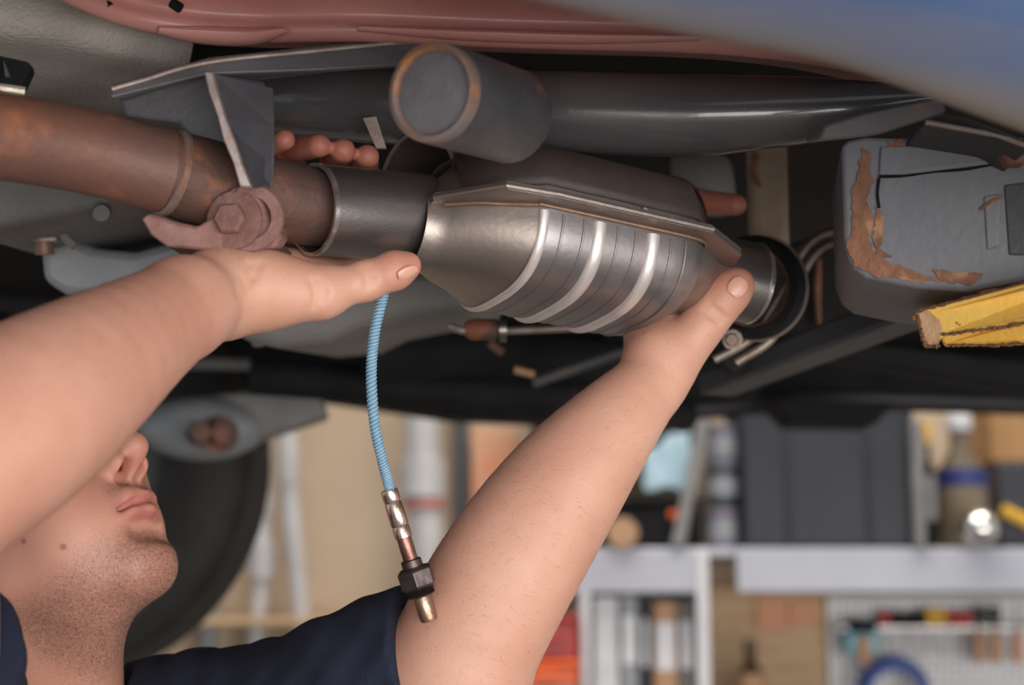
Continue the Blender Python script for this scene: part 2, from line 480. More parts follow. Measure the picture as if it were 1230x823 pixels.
# near sill: blurred blue panel with a grey reflection painted along its lower edge
ed = [(430, -62, .69), (560, -18, .72), (700, 16, .755), (850, 48, .785), (1000, 74, .81), (1110, 116, .835), (1230, 160, .865), (1330, 196, .89)]
rows = [[P(x, y, d) + np.array([-.0, -.10, .20]) for x, y, d in ed],
        [P(x, y, d) + np.array([-.0, -.085, .10]) for x, y, d in ed],
        [P(x, y, d) + np.array([0, -.06, .045]) for x, y, d in ed],
        [P(x, y, d) + np.array([0, -.022, .012]) for x, y, d in ed],
        [P(x, y, d) for x, y, d in ed],
        [P(x, y, d) + np.array([-.0, .012, .006]) for x, y, d in ed],
        [P(x, y, d) + np.array([-.0, .03, .03]) for x, y, d in ed],
        [P(x, y, d) + np.array([-.0, .05, .10]) for x, y, d in ed]]
rows = [[r[0] - CU * 1.1, r[0] - CU * .4] + r + [r[-1] + CU * .5, r[-1] + CU * 1.6] for r in rows]
sl = sheet('sill_panel', rows, 'sill', car, solid=.002, label='blue sill panel with grey reflection painted on its lower edge')
at = sl.data.attributes.new('painted_reflection', 'FLOAT', 'POINT')
painted_reflection = []
for k, dv in enumerate([-.3, -.2, -.05, .25, .55, .7, .7, .7]):
    painted_reflection += [min(1, max(0, dv + (x - 900) / 700 * .3)) for x in [ed[0][0]] * 2 + [q[0] for q in ed] + [ed[-1][0]] * 2]
at.data.foreach_set('value', painted_reflection)
# inner lip that runs from the sill to the frame tube
prism('sill_flange', [P(x, y, d) for x, y, d in ((985, 168, 1.02), (1060, 160, 1.0), (1138, 134, .98), (1132, 118, .97), (1040, 136, 1.0), (990, 150, 1.02))],
      (0, .05, .012), 'crossm', car, bevel=.002, smooth=True)
prism('sill_flange', [P(x, y, d) for x, y, d in ((1112, 146, 1.06), (1200, 162, 1.05), (1240, 178, 1.04), (1240, 170, 1.04), (1160, 140, 1.05), (1118, 134, 1.06))],
      (0, .06, 0), 'dkgrey', car, bevel=.002, smooth=True)
tube('seam_edge', [P(1112, 147, 1.058), P(1200, 163, 1.048), P(1240, 178, 1.038)], .0016, 'cutedge', car, seg=8)

# big black frame tube
ft = [(290, 118, 1.30, .026), (400, 122, 1.28, .029), (520, 127, 1.265, .0305), (650, 133, 1.25, .0305), (800, 138, 1.24, .0305), (900, 136, 1.23, .0275), (1000, 130, 1.22, .0215), (1080, 121, 1.21, .012), (1132, 115, 1.20, .004)]
tube('frame_tube', [P(x, y, d) for x, y, d, r in ft], [r for *_, r in ft], 'blacktube', car, seg=40, n=60, label='black painted frame tube with tapered end')
# tube stub with a rust-rimmed end cap
A, B = P(520, 111, 1.0), P(618, 141, 1.085)
Ls = np.linalg.norm(B - A)
ts = lathe('tube_stub', A, B, [(.004, .0292), (.008, .0302), (Ls - .006, .0302), (Ls, .027)], 'stub', car, seg=48, label='short black tube with closed end')
ring('cap_rim', A, B, [(-.001, .0245), (-.003, .0265), (-.002, .0295), (.004, .0302), (.006, .024)], 'caprim', ts, seg=48)
lathe('end_cap', A, B, [(.0005, .004), (0, .018), (.0012, .0245), (.003, .0248)], 'cap', ts, seg=48, label='dull grey end cap')

# cross member: bent channel with a light lip
cm = [(134, 106, 1.09), (170, 96, 1.095), (250, 74, 1.10), (380, 60, 1.12), (520, 46, 1.14)]
secs = []
top = []
for x, y, d in cm:
    a = P(x, y, d); hh = .009 if x > 300 else .007
    secs.append([a, a + np.array([0, -.002, -hh * (1 + (x - 134) / 400)]), a + np.array([0, .004, -hh * (1 + (x - 134) / 400)]), a + np.array([.002, .010, -.003]), a + np.array([.004, .06, .004]), a + np.array([.004, .06, .009]), a + np.array([0, .003, .004])])
cmo = loft('cross_member', secs, 'crossm', car, smooth=False, bevel=.0012, label='grey pressed cross member')
prism('web_plate', [P(x, y, 1.115) for x, y in ((141, 112), (250, 84), (318, 98), (318, 190), (230, 170), (215, 148), (150, 140))], (0, .02, 0), 'bracket', cmo, bevel=.002)
tube('lip_edge', [P(x, y + 1, d - .002) for x, y, d in cm], .0016, 'cutedge', cmo, n=24, seg=8)

# hanger bracket: folded plate from the cross member down to the pipe clamp
hb = thing_part = None
edge = [(248, 86), (252, 110), (262, 140), (270, 168), (281, 196), (290, 224)]
V = []
for x, y in edge: V.append(P(x, y, 1.065))
for x, y in ((318, 224), (321, 190), (321, 150), (320, 104)): V.append(P(x, y, 1.105))
hbp = prism('hanger_bracket', V, (.004, .004, 0), 'bracket', car, bevel=.0006, label='dark hanger bracket with a pale edge')
ev = [P(x - 2 + w, y, 1.062) for (x, y), w in zip(edge, (-1, 0, 1, 0, 1, 0))] + [P(x + 9 + w, y, 1.062) for (x, y), w in zip(edge[::-1], (2, 0, 2, -1, 0, -2))]
prism('pale_edge', ev, (.001, .007, 0), 'cutedge', hbp, bevel=.001, smooth=True)  # strip along the edge, paler than the bracket face

# gearbox castings
prism('gearbox_casing', [P(x, y, 1.27) for x, y in ((-60, 196), (150, 212), (146, 240), (118, 252), (60, 262), (0, 272), (-60, 280))], (.02, .20, .02), 'casting2', car, bevel=.008, seg=3, smooth=True, label='dusty grey gearbox casing')
lathe('plug', P(122, 256, 1.265), P(122, 256, 1.30), [(0, .006), (.004, .0075), (.03, .0075)], 'casting2', car, seg=16)
gp = prism('gearbox_pan', [P(x, y, 1.40) for x, y in ((46, 300), (60, 288), (84, 284), (112, 298), (160, 302), (210, 288), (330, 300), (330, 352), (240, 350), (190, 346), (112, 358), (76, 354), (50, 338))], (.03, .16, .02), 'casting', car, bevel=.008, seg=3, smooth=True, label='pale alloy gearbox pan')
bl = hexbolt('bolt', P(53, 290, 1.36), P(53, 268, 1.36) - P(53, 290, 1.36), .0125, .014, 'zinc', car, label='pale zinc hex bolt')
tube('bolt_shank', [P(53, 288, 1.36), P(54, 306, 1.36)], .0075, 'rustbead', bl, seg=14)
tube('pipe_clip', [P(74, 262, 1.35), P(78, 284, 1.35), P(90, 296, 1.35)], .004, 'casting2', car, n=10, seg=8)
gp2 = prism('oil_pan', [P(x, y, 1.46) for x, y in ((250, 330), (560, 320), (560, 372), (500, 380), (428, 394), (392, 412), (330, 418), (296, 410), (268, 396))], (.03, .26, .03), 'casting2', car, bevel=.012, seg=3, smooth=True, label='grey oil pan')
for x, y in ((310, 408), (352, 412), (400, 402)):
    hexbolt('pan_bolt', P(x, y, 1.52), (0, 0, -1), .006, .006, 'casting2', gp2)

# heat shield over the converter
def arc_tube(A, B, r, a0, a1, n=24, z=np.array([0, 0, 1.0])):
    A = np.asarray(A); B = np.asarray(B); ax = nrm(B - A); u = nrm(z - ax * (z @ ax)); w = np.cross(u, ax)
    rows = []
    for t in np.linspace(0, 1, 8):
        rows.append([A + (B - A) * t + r * (u * math.cos(q) + w * math.sin(q)) for q in np.linspace(a0, a1, n)])
    return rows
rows = arc_tube(P(500, 232, 1.235), P(800, 280, 1.40), .046, -2.0, 2.0)
hs = sheet('heat_shield', rows, 'uppershell', car, solid=.0018, sub=0, label='sooty curved heat shield')
tube('rolled_edge', rows[0], .0016, 'rodm', hs, seg=8)
for t in (2, 4, 6):
    tube('shield_bead', [p for p in rows[t]], .0022, 'uppershell', hs, seg=8)
prism('shield_strap', [P(x, y, 1.24) for x, y in ((436, 142), (452, 140), (464, 178), (452, 178))], (0, .003, 0), 'cutedge', car)
tube('brake_line', [P(330, 158, 1.33), P(380, 146, 1.33), (P(440, 140, 1.33)), P(480, 150, 1.34)], .004, 'black', car, n=16, seg=8)
tube('brake_line', [P(318, 140, 1.34), P(400, 128, 1.34), (P(470, 128, 1.34))], .003, 'dkgrey', car, n=16, seg=8)

# vertical post and panel behind the outlet
post = box('body_mount', P(922, 235, 1.5), XV * .016, np.array([0, .02, 0]), np.array([0, 0, .055]), mat('dusty_beige_mount', (186, 164, 142), (160, 140, 120), 14, .8), car, bevel=.008, label='dusty mount post with rust streak')
prism('rust_flake', [P(x, y, 1.478) for x, y in ((903, 182), (912, 186), (908, 206), (915, 224), (906, 222), (900, 204))], (0, .002, 0), 'rust', post)
sheet('tunnel_wall', [[P(x, y, d) for x, y, d in r] for r in (((800, 180, 1.6), (840, 180, 1.6), (880, 182, 1.62)), ((805, 215, 1.6), (840, 218, 1.58), (884, 220, 1.62)), ((815, 262, 1.62), (850, 262, 1.62), (890, 262, 1.65)))], 'casting2', car, solid=.004)

# rusty chassis rail over the lift arm
fr = [(1010, 176), (1018, 168), (1040, 164), (1330, 172), (1900, 176), (1900, 330), (1330, 330), (1236, 336), (1160, 350), (1100, 346), (1040, 334), (1024, 322), (1014, 300)]
def rail_d(x): return 1.13 - (x - 1010) * .00016
cr = prism('chassis_rail', [P(x, y, rail_d(x)) for x, y in fr], (.02, .14, .0), 'railgrey', car, bevel=.007, seg=3, smooth=True, label='grey box rail with flaking rust along its edges')
def patch(name, pts, m, t=.0018, off=.0012, par=cr, **k):
    return prism(name, [P(x, y, rail_d(x) - off) for x, y in pts], (0, t + .002, 0), m, par, **k)
patch('rail_plate', [(1058, 176), (1225, 172), (1330, 174), (1330, 190), (1200, 196), (1120, 206), (1086, 210), (1056, 210)], 'railgrey', t=.002, off=.0025, bevel=.001)
patch('rail_plate', [(1182, 236), (1202, 232), (1200, 296), (1186, 300)], 'railgrey', t=.002, off=.002, bevel=.001)
patch('rail_plate', [(1206, 222), (1330, 205), (1330, 310), (1212, 306)], 'dkgrey', t=.002, off=.0015, bevel=.001)
def jag(pts, amp=2.2, step=5):
    out = []
    for (a, b) in zip(pts, pts[1:] + pts[:1]):
        L = math.dist(a, b); n = max(1, int(L / step))
        for i in range(n):
            t = i / n
            out.append((a[0] + (b[0] - a[0]) * t + random.uniform(-amp, amp), a[1] + (b[1] - a[1]) * t + random.uniform(-amp, amp)))
    return out
for pts in ([(1036, 180), (1046, 184), (1044, 200), (1050, 216), (1040, 240), (1048, 262), (1044, 290), (1056, 312), (1100, 326), (1130, 336), (1100, 340), (1046, 330), (1026, 318), (1018, 296), (1024, 260), (1022, 232), (1030, 206)],
            [(1052, 250), (1060, 262), (1058, 300), (1070, 308), (1056, 312), (1048, 290)], [(1066, 168), (1086, 168), (1084, 177), (1068, 178)], [(1120, 322), (1180, 330), (1170, 342), (1130, 338)]):
    patch('rust_flake', jag(pts), 'rust')
tube('crack_line', [P(x, y, rail_d(x) - .0012) for x, y in ((1056, 212), (1084, 211), (1120, 206), (1160, 203), (1200, 196), (1240, 194))], .0012, 'black', cr, n=24, seg=6)
tube('crack_line', [P(x, y, rail_d(x) - .0012) for x, y in ((1056, 214), (1054, 232), (1056, 250))], .0010, 'black', cr, n=10, seg=6)
tube('crack_line', [P(x, y, rail_d(x) - .0012) for x, y in ((1084, 186), (1085, 208))], .0009, 'black', cr, seg=6)
tube('crack_line', [P(x, y, rail_d(x) - .002) for x, y in ((1178, 252), (1190, 242), (1204, 236))], .0012, 'rust', cr, n=8, seg=6)
bs = hexbolt('rail_bolt', P(1214, 186, 1.085), (0, -1, 0), .010, .012, 'rustpink', cr)
tube('mount_bolt', [P(1190, 344, 1.12), P(1190, 322, 1.12)], .009, 'rustdark', cr, seg=14)

# slanted arm, plate and dark members behind
p0, p1 = P(860, 462, 1.72), P(1150, 352, 1.36)
dv = nrm(p1 - p0); sd = nrm(np.cross(dv, [0, 0, 1])); up = np.cross(sd, dv)
box('suspension_arm', (p0 + p1) / 2, dv * np.linalg.norm(p1 - p0) / 2, sd * .02, up * .012, 'dkgrey', car, bevel=.004, label='dark slanted suspension arm')
pl = prism('gusset_plate', [P(x, y, 1.62) for x, y in ((930, 300), (985, 280), (1100, 330), (1120, 370), (880, 450), (860, 430))], (0, .02, 0), 'floorpan', car, bevel=.003, smooth=True)
tube('rust_streak', [P(984, 312, 1.61), P(982, 350, 1.61), P(984, 392, 1.61)], [.002, .0035, .002], 'rust', pl, seg=8, n=8)
for q, pts in enumerate((((858, 432), (900, 408), (932, 364), (958, 312), (980, 286), (1006, 277)), ((884, 436), (926, 408), (948, 366), (970, 318), (990, 296), (1012, 292)))):
    tube('hanger_rod', [P(x, y, 1.42) for x, y in pts], .0036, 'rodm', car, n=28, seg=10)
fs = [(150, 462), (380, 476), (540, 500), (700, 506), (850, 496), (1000, 484), (1330, 494)]
for nm, tp, bt, d0, d1, m in (('far_sill', (420, 432, 452), None, 2.35, 2.8, 'black'),):
    secs = []
    for x, y in [(-200, 455)] + fs:
        d = 2.35 + (x + 200) / 1530 * .5
        a = P(x, y, d)
        secs.append([a, a + np.array([0, 0, .09]), a + np.array([0, .1, .12]), a + np.array([0, .1, .0])])
    fso = loft('sill', secs, m, car, bevel=.008, smooth=True, label='black sill on the far side of the car')
    tube('sill_seam', [P(x, y - 6, 2.35 + (x + 200) / 1530 * .5 - .012) for x, y in fs[3:]], .007, 'dkgrey', fso, n=24, seg=8)
    tube('sill_seam', [P(x, y, d) for x, y, d in ((200, 436, 2.3), (300, 438, 2.3), (420, 444, 2.3), (560, 452, 2.32))], .008, 'casting2', fso, n=12, seg=8)
prism('sill_bracket', [P(x, y, 2.55) for x, y in ((920, 478), (1078, 482), (1052, 510), (950, 508))], (0, .1, 0), 'blk', car, bevel=.006, smooth=True)
# members across the dark floor
tube('drive_shaft', [P(440, 425, 1.95), P(560, 418, 2.0), P(900, 452, 2.2)], .032, 'black', car, seg=20)
tube('cross_tube', [P(820, 500, 2.3), P(740, 480, 2.1), P(560, 470, 2.05), P(300, 452, 2.0)], .022, 'black', car, seg=16, n=16)
prism('floor_brace', [P(x, y, 2.0) for x, y in ((720, 402), (1000, 430), (1230, 470), (1300, 470), (1300, 440), (1000, 405), (740, 392))], (0, .05, 0), 'black', car, bevel=.006, smooth=True)
lk = tube('shift_linkage', [P(540, 392, 1.42), P(572, 398, 1.42), P(690, 394, 1.46)], .0035, 'rodm', car, n=14, seg=10)
lathe('linkage_joint', P(558, 396, 1.42), P(600, 396, 1.42), [(0, .006), (.006, .009), (.026, .009), (.03, .006)], 'rustdark', lk, seg=16)
ring('linkage_clip', P(600, 396, 1.42), P(610, 396, 1.42), [(0, .006), (0, .0105), (.006, .0105), (.006, .006)], 'steel', lk, seg=20)
lathe('linkage_pin', P(570, 385, 1.42), P(570, 408, 1.42), [(0, .005), (.015, .005)], 'rustbead', lk, seg=12)
tube('bracket_tab', [P(588, 412, 1.7), P(604, 424, 1.7)], .008, 'rustbead', car, seg=8, flat=.5)
tube('bracket_tab', [P(618, 444, 1.7), P(642, 450, 1.7)], .008, 'tan', car, seg=8, flat=.5)
tube('tie_rod', [P(640, 460, 1.9), P(760, 418, 1.9)], .006, 'dkgrey', car, seg=10)

# far front wheel and its suspension
whc = P(62, 560, 2.55)
wax = nrm(np.array([.10, 1, 0]))
wh = thing('wheel_axis', (0, 0, 0), None, None) if False else None
prof = [(-.09, .20), (-.098, .24), (-.095, .285), (-.08, .305), (-.06, .312), (.06, .312), (.08, .305), (.095, .285), (.098, .24), (.09, .20)]
wheel = ring('wheel', whc, whc + wax, prof, 'rubber', car, seg=64, label='black road wheel and tyre on the far side')
for t in (-.045, -.015, .015, .045):
    ring('tread_rib', whc, whc + wax, [(t - .011, .308), (t - .011, .320), (t + .011, .320), (t + .011, .308)], 'rubber', wheel, seg=64)
lathe('brake_disc', whc - wax * .07, whc, [(0, .04), (.005, .20), (.02, .20), (.03, .05)], 'dkgrey', wheel, seg=40)
hub = lathe('steering_knuckle', P(228, 486, 2.2), P(240, 560, 2.26), [(-.02, .03), (0, .062), (.03, .082), (.055, .078), (.075, .058), (.085, .03)], 'casting2', car, seg=24, flat_=None) if False else None
secs = []
for t, rx, rz in ((0, .03, .02), (.02, .07, .036), (.05, .088, .045), (.09, .08, .042), (.12, .05, .03)):
    c = P(232, 508, 2.16) + np.array([0, t, 0])
    secs.append([c + np.array([rx * math.cos(q), 0, rz * math.sin(q)]) for q in np.linspace(0, 2 * math.pi, 20, endpoint=False)])
kn = loft('control_arm', secs, 'casting', car, sub=1, label='grey control arm with nut')
prism('arm_web', [P(x, y, 2.2) for x, y in ((250, 474), (380, 462), (392, 500), (300, 530), (240, 540))], (0, .05, 0), 'casting2', kn, bevel=.006, smooth=True)
hexbolt('arm_nut', P(264, 522, 2.155), (.3, -1, 0), .017, .03, 'rustdark', kn, washer=.024)
hexbolt('arm_nut', P(238, 522, 2.15), (.3, -1, 0), .016, .03, 'rustdark', kn)

# ================================================================== exhaust
ex = thing('exhaust_pipe', P(240, 290, 1.13), 'rusty brown bent exhaust pipe with bolted clamp plate', 'exhaust pipe')
pp = [(-420, 112, .90), (-120, 152, 1.0), (-40, 160, 1.03), (40, 170, 1.06), (120, 186, 1.085), (205, 208, 1.105)]
tube('front_pipe', [P(x, y, d) for x, y, d in pp], [.0265, .0265, .0265, .0268, .0268, .0268], 'rustpipe', ex, seg=40, n=40, label='rusty orange-brown pipe')
pq = [(196, 205, 1.103), (235, 217, 1.113), (300, 233, 1.13), (345, 243, 1.142), (420, 254, 1.168)]
tube('rear_pipe', [P(x, y, d) for x, y, d in pq], [.0268, .0288, .0286, .0272, .0272], 'rustdark', ex, seg=40, n=40, label='darker rusted pipe end')
wa, wb = P(196, 205, 1.103), P(206, 208, 1.106)
ring('weld_bead', wa, wb, [(.002, .026), (.003, .0285), (.005, .0296), (.008, .0290), (.009, .027)], 'rustbead', ex, seg=48)
sp = [(168, 262), (178, 256), (206, 266), (236, 272), (258, 258), (272, 238), (288, 220), (316, 222), (312, 232), (320, 256), (338, 284), (330, 298), (260, 302), (200, 297), (180, 283)]
def clamp_d(x): return 1.075 + (x - 170) * .00012
sd_ = prism('clamp_plate', [P(x, y, clamp_d(x)) for x, y in sp], (.004, .012, .002), 'rustpink', ex, bevel=.002, seg=2, smooth=True, label='pinkish rusted clamp plate')
prism('clamp_saddle', [P(x, y, 1.10) for x, y in ((172, 268), (240, 274), (330, 284), (332, 298), (260, 301), (200, 296))], (.006, .05, .0), 'rustdark', sd_, bevel=.003, smooth=True)
cb = hexbolt('clamp_bolt', P(281, 264, clamp_d(281)), (-.25, -1, -.1), .0105, .010, 'rustpink', ex, label='rusted hex bolt head')
ring('washer', P(283, 265, clamp_d(283)), P(283, 265, clamp_d(283)) + np.array([-.25, -1, -.1]) * .01, [(0, .008), (0, .0185), (.0028, .0185), (.0034, .014), (.0028, .008)], 'rustpink', cb, seg=32)
ring('boss', P(300, 262, clamp_d(300)), P(300, 262, clamp_d(300)) + np.array([.0, -1, -.1]) * .01, [(-.004, .014), (0, .022), (.0016, .021), (.0016, .014)], 'rustpink', ex, seg=32)

tp = thing('tail_pipe', P(905, 400, 1.42), 'dark open tailpipe flange with thin bright rim beyond the converter outlet', 'exhaust pipe')
ta, tb = P(900, 345, 1.385), P(946, 352, 1.47)
ring('flange_ring', ta, tb, [(0, .034), (-.001, .041), (.003, .0425), (.02, .0425), (.022, .034)], 'black', tp, seg=48)
ring('bright_rim', ta, tb, [(.016, .0425), (.016, .0440), (.020, .0440), (.020, .0425)], 'rodm', tp, seg=48)
ring('pipe', ta, ta + (tb - ta), [(.006, .030), (.005, .0325), (.045, .0325), (.045, .030)], 'rustdark', tp, seg=40)
hexbolt('flange_bolt', P(880, 408, 1.37), (-.2, -1, -.2), .0055, .008, 'rodm', tp, washer=.008)

# ================================================================== catalytic converter
yw, slp, rl = map(math.radians, (25, 6, -5))
ca = np.array([math.cos(yw) * math.cos(slp), math.sin(yw) * math.cos(slp), -math.sin(slp)])
cb0 = np.array([-math.sin(yw), math.cos(yw), 0.]); cc0 = np.cross(ca, cb0)
cbv = cb0 * math.cos(rl) + cc0 * math.sin(rl); ccv = np.cross(ca, cbv)
WB, HB = .070, .052
CO = P(655, 240, 1.15) + cbv * WB
def Lc(x, y, z): return CO + ca * x + cbv * y + ccv * z
cat = thing('catalytic_converter', Lc(.05, 0, -HB), 'ribbed steel catalytic converter held up by both hands', 'catalytic converter')
def sec(x, w, h, n, zo=0, m=56):
    out = []
    for q in np.linspace(0, 2 * math.pi, m, endpoint=False):
        c, s = math.cos(q), math.sin(q)
        out.append(Lc(x, w * math.copysign(abs(c) ** (2 / n), c), zo + h * math.copysign(abs(s) ** (2 / n), s)))
    return out
loft('shell', [sec(*a) for a in ((0, WB, HB, 2.9), (.004, WB + .001, HB + .001, 2.9), (.02, WB + .001, HB + .001, 2.9), (.1, WB + .001, HB + .001, 2.9), (.118, WB, HB, 2.9), (.128, WB - .006, HB - .006, 2.7), (.135, WB - .016, HB - .014, 2.5))], 'shell', cat, caps=False, label='ribbed steel shell')
def upper(x, w, h, n, zo=0, m=30):
    out = []
    for q in np.linspace(.03 * math.pi, .97 * math.pi, m):
        c, s_ = math.cos(q), math.sin(q)
        out.append(Lc(x, (w + .002) * math.copysign(abs(c) ** (2 / n), c), zo + (h + .003) * abs(s_) ** (2 / n)))
    return out
sheet('upper_cover', [upper(*a) for a in ((-.050, .042, .038, 2.2, -.004), (-.025, .056, .0465, 2.7), (0, WB, HB, 2.9), (.06, WB, HB, 2.9), (.118, WB, HB, 2.9), (.136, WB - .014, HB - .012, 2.5))], 'uppershell', cat, solid=.0015, sub=0, label='sooty brown upper cover')
loft('inlet_cone', [sec(*a) for a in ((-.068, .029, .029, 2, -.012), (-.060, .030, .030, 2, -.012), (-.053, .036, .034, 2.1, -.008), (-.042, .046, .041, 2.4, -.003), (-.025, .056, .0465, 2.7, 0), (-.008, .066, .051, 2.9, 0), (0.0, WB, HB, 2.9, 0))], 'cone', cat, caps=False, label='heat-tinted inlet cone')
loft('outlet_cone', [sec(*a) for a in ((.134, WB - .015, HB - .013, 2.5), (.148, .046, .038, 2.3), (.160, .034, .031, 2), (.168, .0305, .0305, 2))], 'cone', cat, caps=False)
ring('outlet_pipe', Lc(.158, 0, 0), Lc(.22, 0, 0), [(0, .0280), (0, .0305), (.052, .0305), (.052, .0280)], 'steel', cat, seg=48)
ring('outlet_rim', Lc(.158, 0, 0), Lc(.22, 0, 0), [(.0505, .0275), (.0505, .0312), (.0535, .0312), (.0535, .0275)], 'rim', cat, seg=48)
def lower_curve(x, w, h, n, m=40, off=0.0):
    out = []
    for q in np.linspace(math.pi * 1.02, math.pi * 1.98, m):
        c, s = math.cos(q), math.sin(q)
        out.append(Lc(x, (w + off) * math.copysign(abs(c) ** (2 / n), c), (h + off) * math.copysign(abs(s) ** (2 / n), s)))
    return out
for x, r in ((0.0, .0036), (.042, .0050), (.084, .0050)):
    c = lower_curve(x, WB, HB, 2.9, off=.0008)
    tube('rib', c, r, 'rib', cat, seg=12, flat=.6, flatdir=ccv, label='bright polished rib')
for x in (.014, .030, .056, .070, .098, .110):
    tube('pressed_line', lower_curve(x, WB, HB, 2.9, off=.0006), .0011, 'shell', cat, seg=8)
fo = [(-.066, -.034), (-.034, -.082), (0.002, -.087), (.122, -.087), (.164, -.058), (.172, -.036), (.172, .036), (.164, .058), (.122, .087), (0, .087), (-.034, .082), (-.066, .034)]
for z0, t, s in ((-.0035, .0032, 1.0), (.0003, .0026, .985)):
    prism('seam_flange', [Lc(x, y * s, z0) for x, y in fo], ccv * t, 'flange', cat, bevel=.0006, label='welded seam flange')
# raised lip of the flange on the near side
lip = [(-.066, -.034), (-.034, -.082), (0.002, -.087), (.122, -.087)]
tube('flange_edge', [Lc(x, y, -.001) for x, y in lip], .0022, 'flange', cat, seg=8)
tube('weld_seam', [Lc(x, y, -.0045) for x, y in ((-.058, -.034), (-.04, -.05), (-.025, -.058), (-.005, -.070), (.0, -.0715), (.06, -.0725), (.12, -.0715), (.134, -.056))], .0013, mat('heat_browned_weld', (128, 104, 90), (146, 112, 88), 60, .5, .5, .3, 300), cat, n=60, seg=8, label='brownish weld seam')
hexbolt('stud', Lc(.07, -.08, .002), ccv, .003, .004, 'rim', cat)
# slip sleeve welded on the inlet
SA, SB = P(510, 262, 1.195), P(378, 252, 1.142)
LS = np.linalg.norm(SB - SA)
ring('sleeve', SA, SB, [(-.004, .029), (0, .0302), (.003, .0308), (LS, .0308), (LS, .0292), (0, .0285)], 'steel', cat, seg=64, label='bare steel slip sleeve')
ring('sleeve_rim', SA, SB, [(LS - .001, .0288), (LS - .0012, .0312), (LS + .002, .0312), (LS + .002, .0288)], 'rim', cat, seg=64)

# ================================================================== oxygen sensor on its blue lead
os_ = thing('oxygen_sensor', P(516, 746, 1.14), 'oxygen sensor with hex nut hanging on a blue braided lead', 'sensor')
wire = [(466, 322, 1.150), (461, 352, 1.145), (450, 400, 1.14), (446, 450, 1.14), (450, 510, 1.14), (460, 556, 1.14), (469, 590, 1.14)]
wp = spline([P(*q) for q in wire], 90)
wr = tube('braided_lead', wp, .0033, 'blue', os_, seg=12, label='blue braided cable')
wq = spline(wp, 360); T = np.gradient(wq, axis=0)
for s_ in range(3):
    hp = []
    for i, p in enumerate(wq):
        t = nrm(T[i]); a = nrm(np.array([0, 1, 0]) - t * t[1]); b = np.cross(t, a); q = i * .42 + s_ * 2.094
        hp.append(p + .0033 * (a * math.cos(q) + b * math.sin(q)))
    tube('braid_strand', hp, .00055, 'bluestripe', wr, seg=6)
S0, S1 = P(467, 588, 1.14), P(516, 746, 1.14)
SL = np.linalg.norm(S1 - S0)
k = SL / 165.0
def sl_(name, a, b_, prof, m, **kw):
    return lathe(name, S0, S1, [(t * k, r) for t, r in prof], m, os_, seg=kw.pop('seg', 28), **kw)
sl_('ferrule', 0, 0, [(0, .0042), (1, .0055), (3, .0058), (14, .0058), (16, .0052), (18, .0058), (30, .0060), (44, .0060), (46, .0053), (48, .0058), (60, .0058), (61, .0050)], 'chrome', label='bright crimped ferrule')
sl_('sensor_tube', 0, 0, [(58, .0048), (60, .0050), (90, .0050), (92, .0045)], 'bronze')
sl_('collar', 0, 0, [(88, .0060), (89, .0070), (97, .0070), (98, .0085), (100, .0085)], 'hexm')
lathe('hex_nut', S0 + (S1 - S0) * (100 / 165), S1, [(-.001, .0105), (.0008, .0128), (.0115, .0128), (.0135, .0105)], 'hexm', os_, seg=6, smooth=False, bevel=.0006, label='dark hexagonal nut')
sl_('thread', 0, 0, [(120, .0105), (121, .0108)] + [q for i in range(6) for q in ((122 + i * 1.8, .0085), (122.9 + i * 1.8, .0096))] + [(134, .0080)], 'hexm', label='threaded collar')
sl_('probe_tip', 0, 0, [(132, .0055), (134, .0060), (160, .0060), (164, .0056), (165, .0046), (160, .0042)], 'probe', label='pale probe tip')

# ================================================================== lift arm
la = thing('lift_arm', P(1230, 412, 1.05), 'chipped yellow lift arm under the chassis rail', 'lift arm')
def ld(x): return 1.10 - (x - 1100) * .0004
ftop = [(1101, 374), (1230, 341), (1400, 298), (1800, 196)]; fbot = [(1800, 268), (1400, 352), (1230, 388), (1132, 403), (1126, 416), (1112, 416)]
lab = prism('front_plate', [P(x, y, ld(x)) for x, y in ftop + fbot], (.001, .007, 0), 'yellow', la, bevel=.001, label='yellow painted side plate')
prism('top_plate', [P(x, y, ld(x)) for x, y in ((1116, 371), (1400, 298), (1800, 196), (1800, 206), (1400, 306), (1118, 379))], (.01, .09, .012), 'yellow', la, bevel=.001)
prism('back_plate', [P(x, y, ld(x) + .085) for x, y in ((1120, 385), (1400, 322), (1800, 240), (1800, 330), (1400, 398), (1230, 413), (1136, 415))], (.001, .007, 0), 'yellow', la, bevel=.001, label='inner yellow plate')
prism('end_scrape', [P(x, y, ld(x) - .0006) for x, y in jag([(1100, 375), (1128, 368), (1131, 400), (1127, 416), (1111, 416)], 1.2, 6)], (0, .001, 0), mat('scraped_primer', (206, 170, 134), (176, 130, 92), 50, .7, 0, .5, 200), la)
def rag(pts, r, nm, off=.001):
    pt = spline([P(x, y, ld(x) - off) for x, y in pts], 60)
    rr = r * .55 * rng.uniform(.5, 1.5, 60)
    pt = pt + rng.normal(0, .0003, pt.shape) * [1, .2, 1]
    tube(nm, pt, rr, 'yellowdark', la, seg=7)
rag([(1101, 374), (1230, 341), (1400, 298)], .0020, 'chipped_edge')
rag([(1132, 402), (1180, 396), (1230, 388), (1400, 352)], .0022, 'chipped_edge')
rag([(1101, 376), (1106, 398), (1112, 416)], .0026, 'chipped_edge')
rag([(1112, 416), (1128, 416)], .0018, 'chipped_edge')
rag([(1140, 415), (1230, 413), (1400, 398)], .0018, 'chipped_edge', off=-.082)
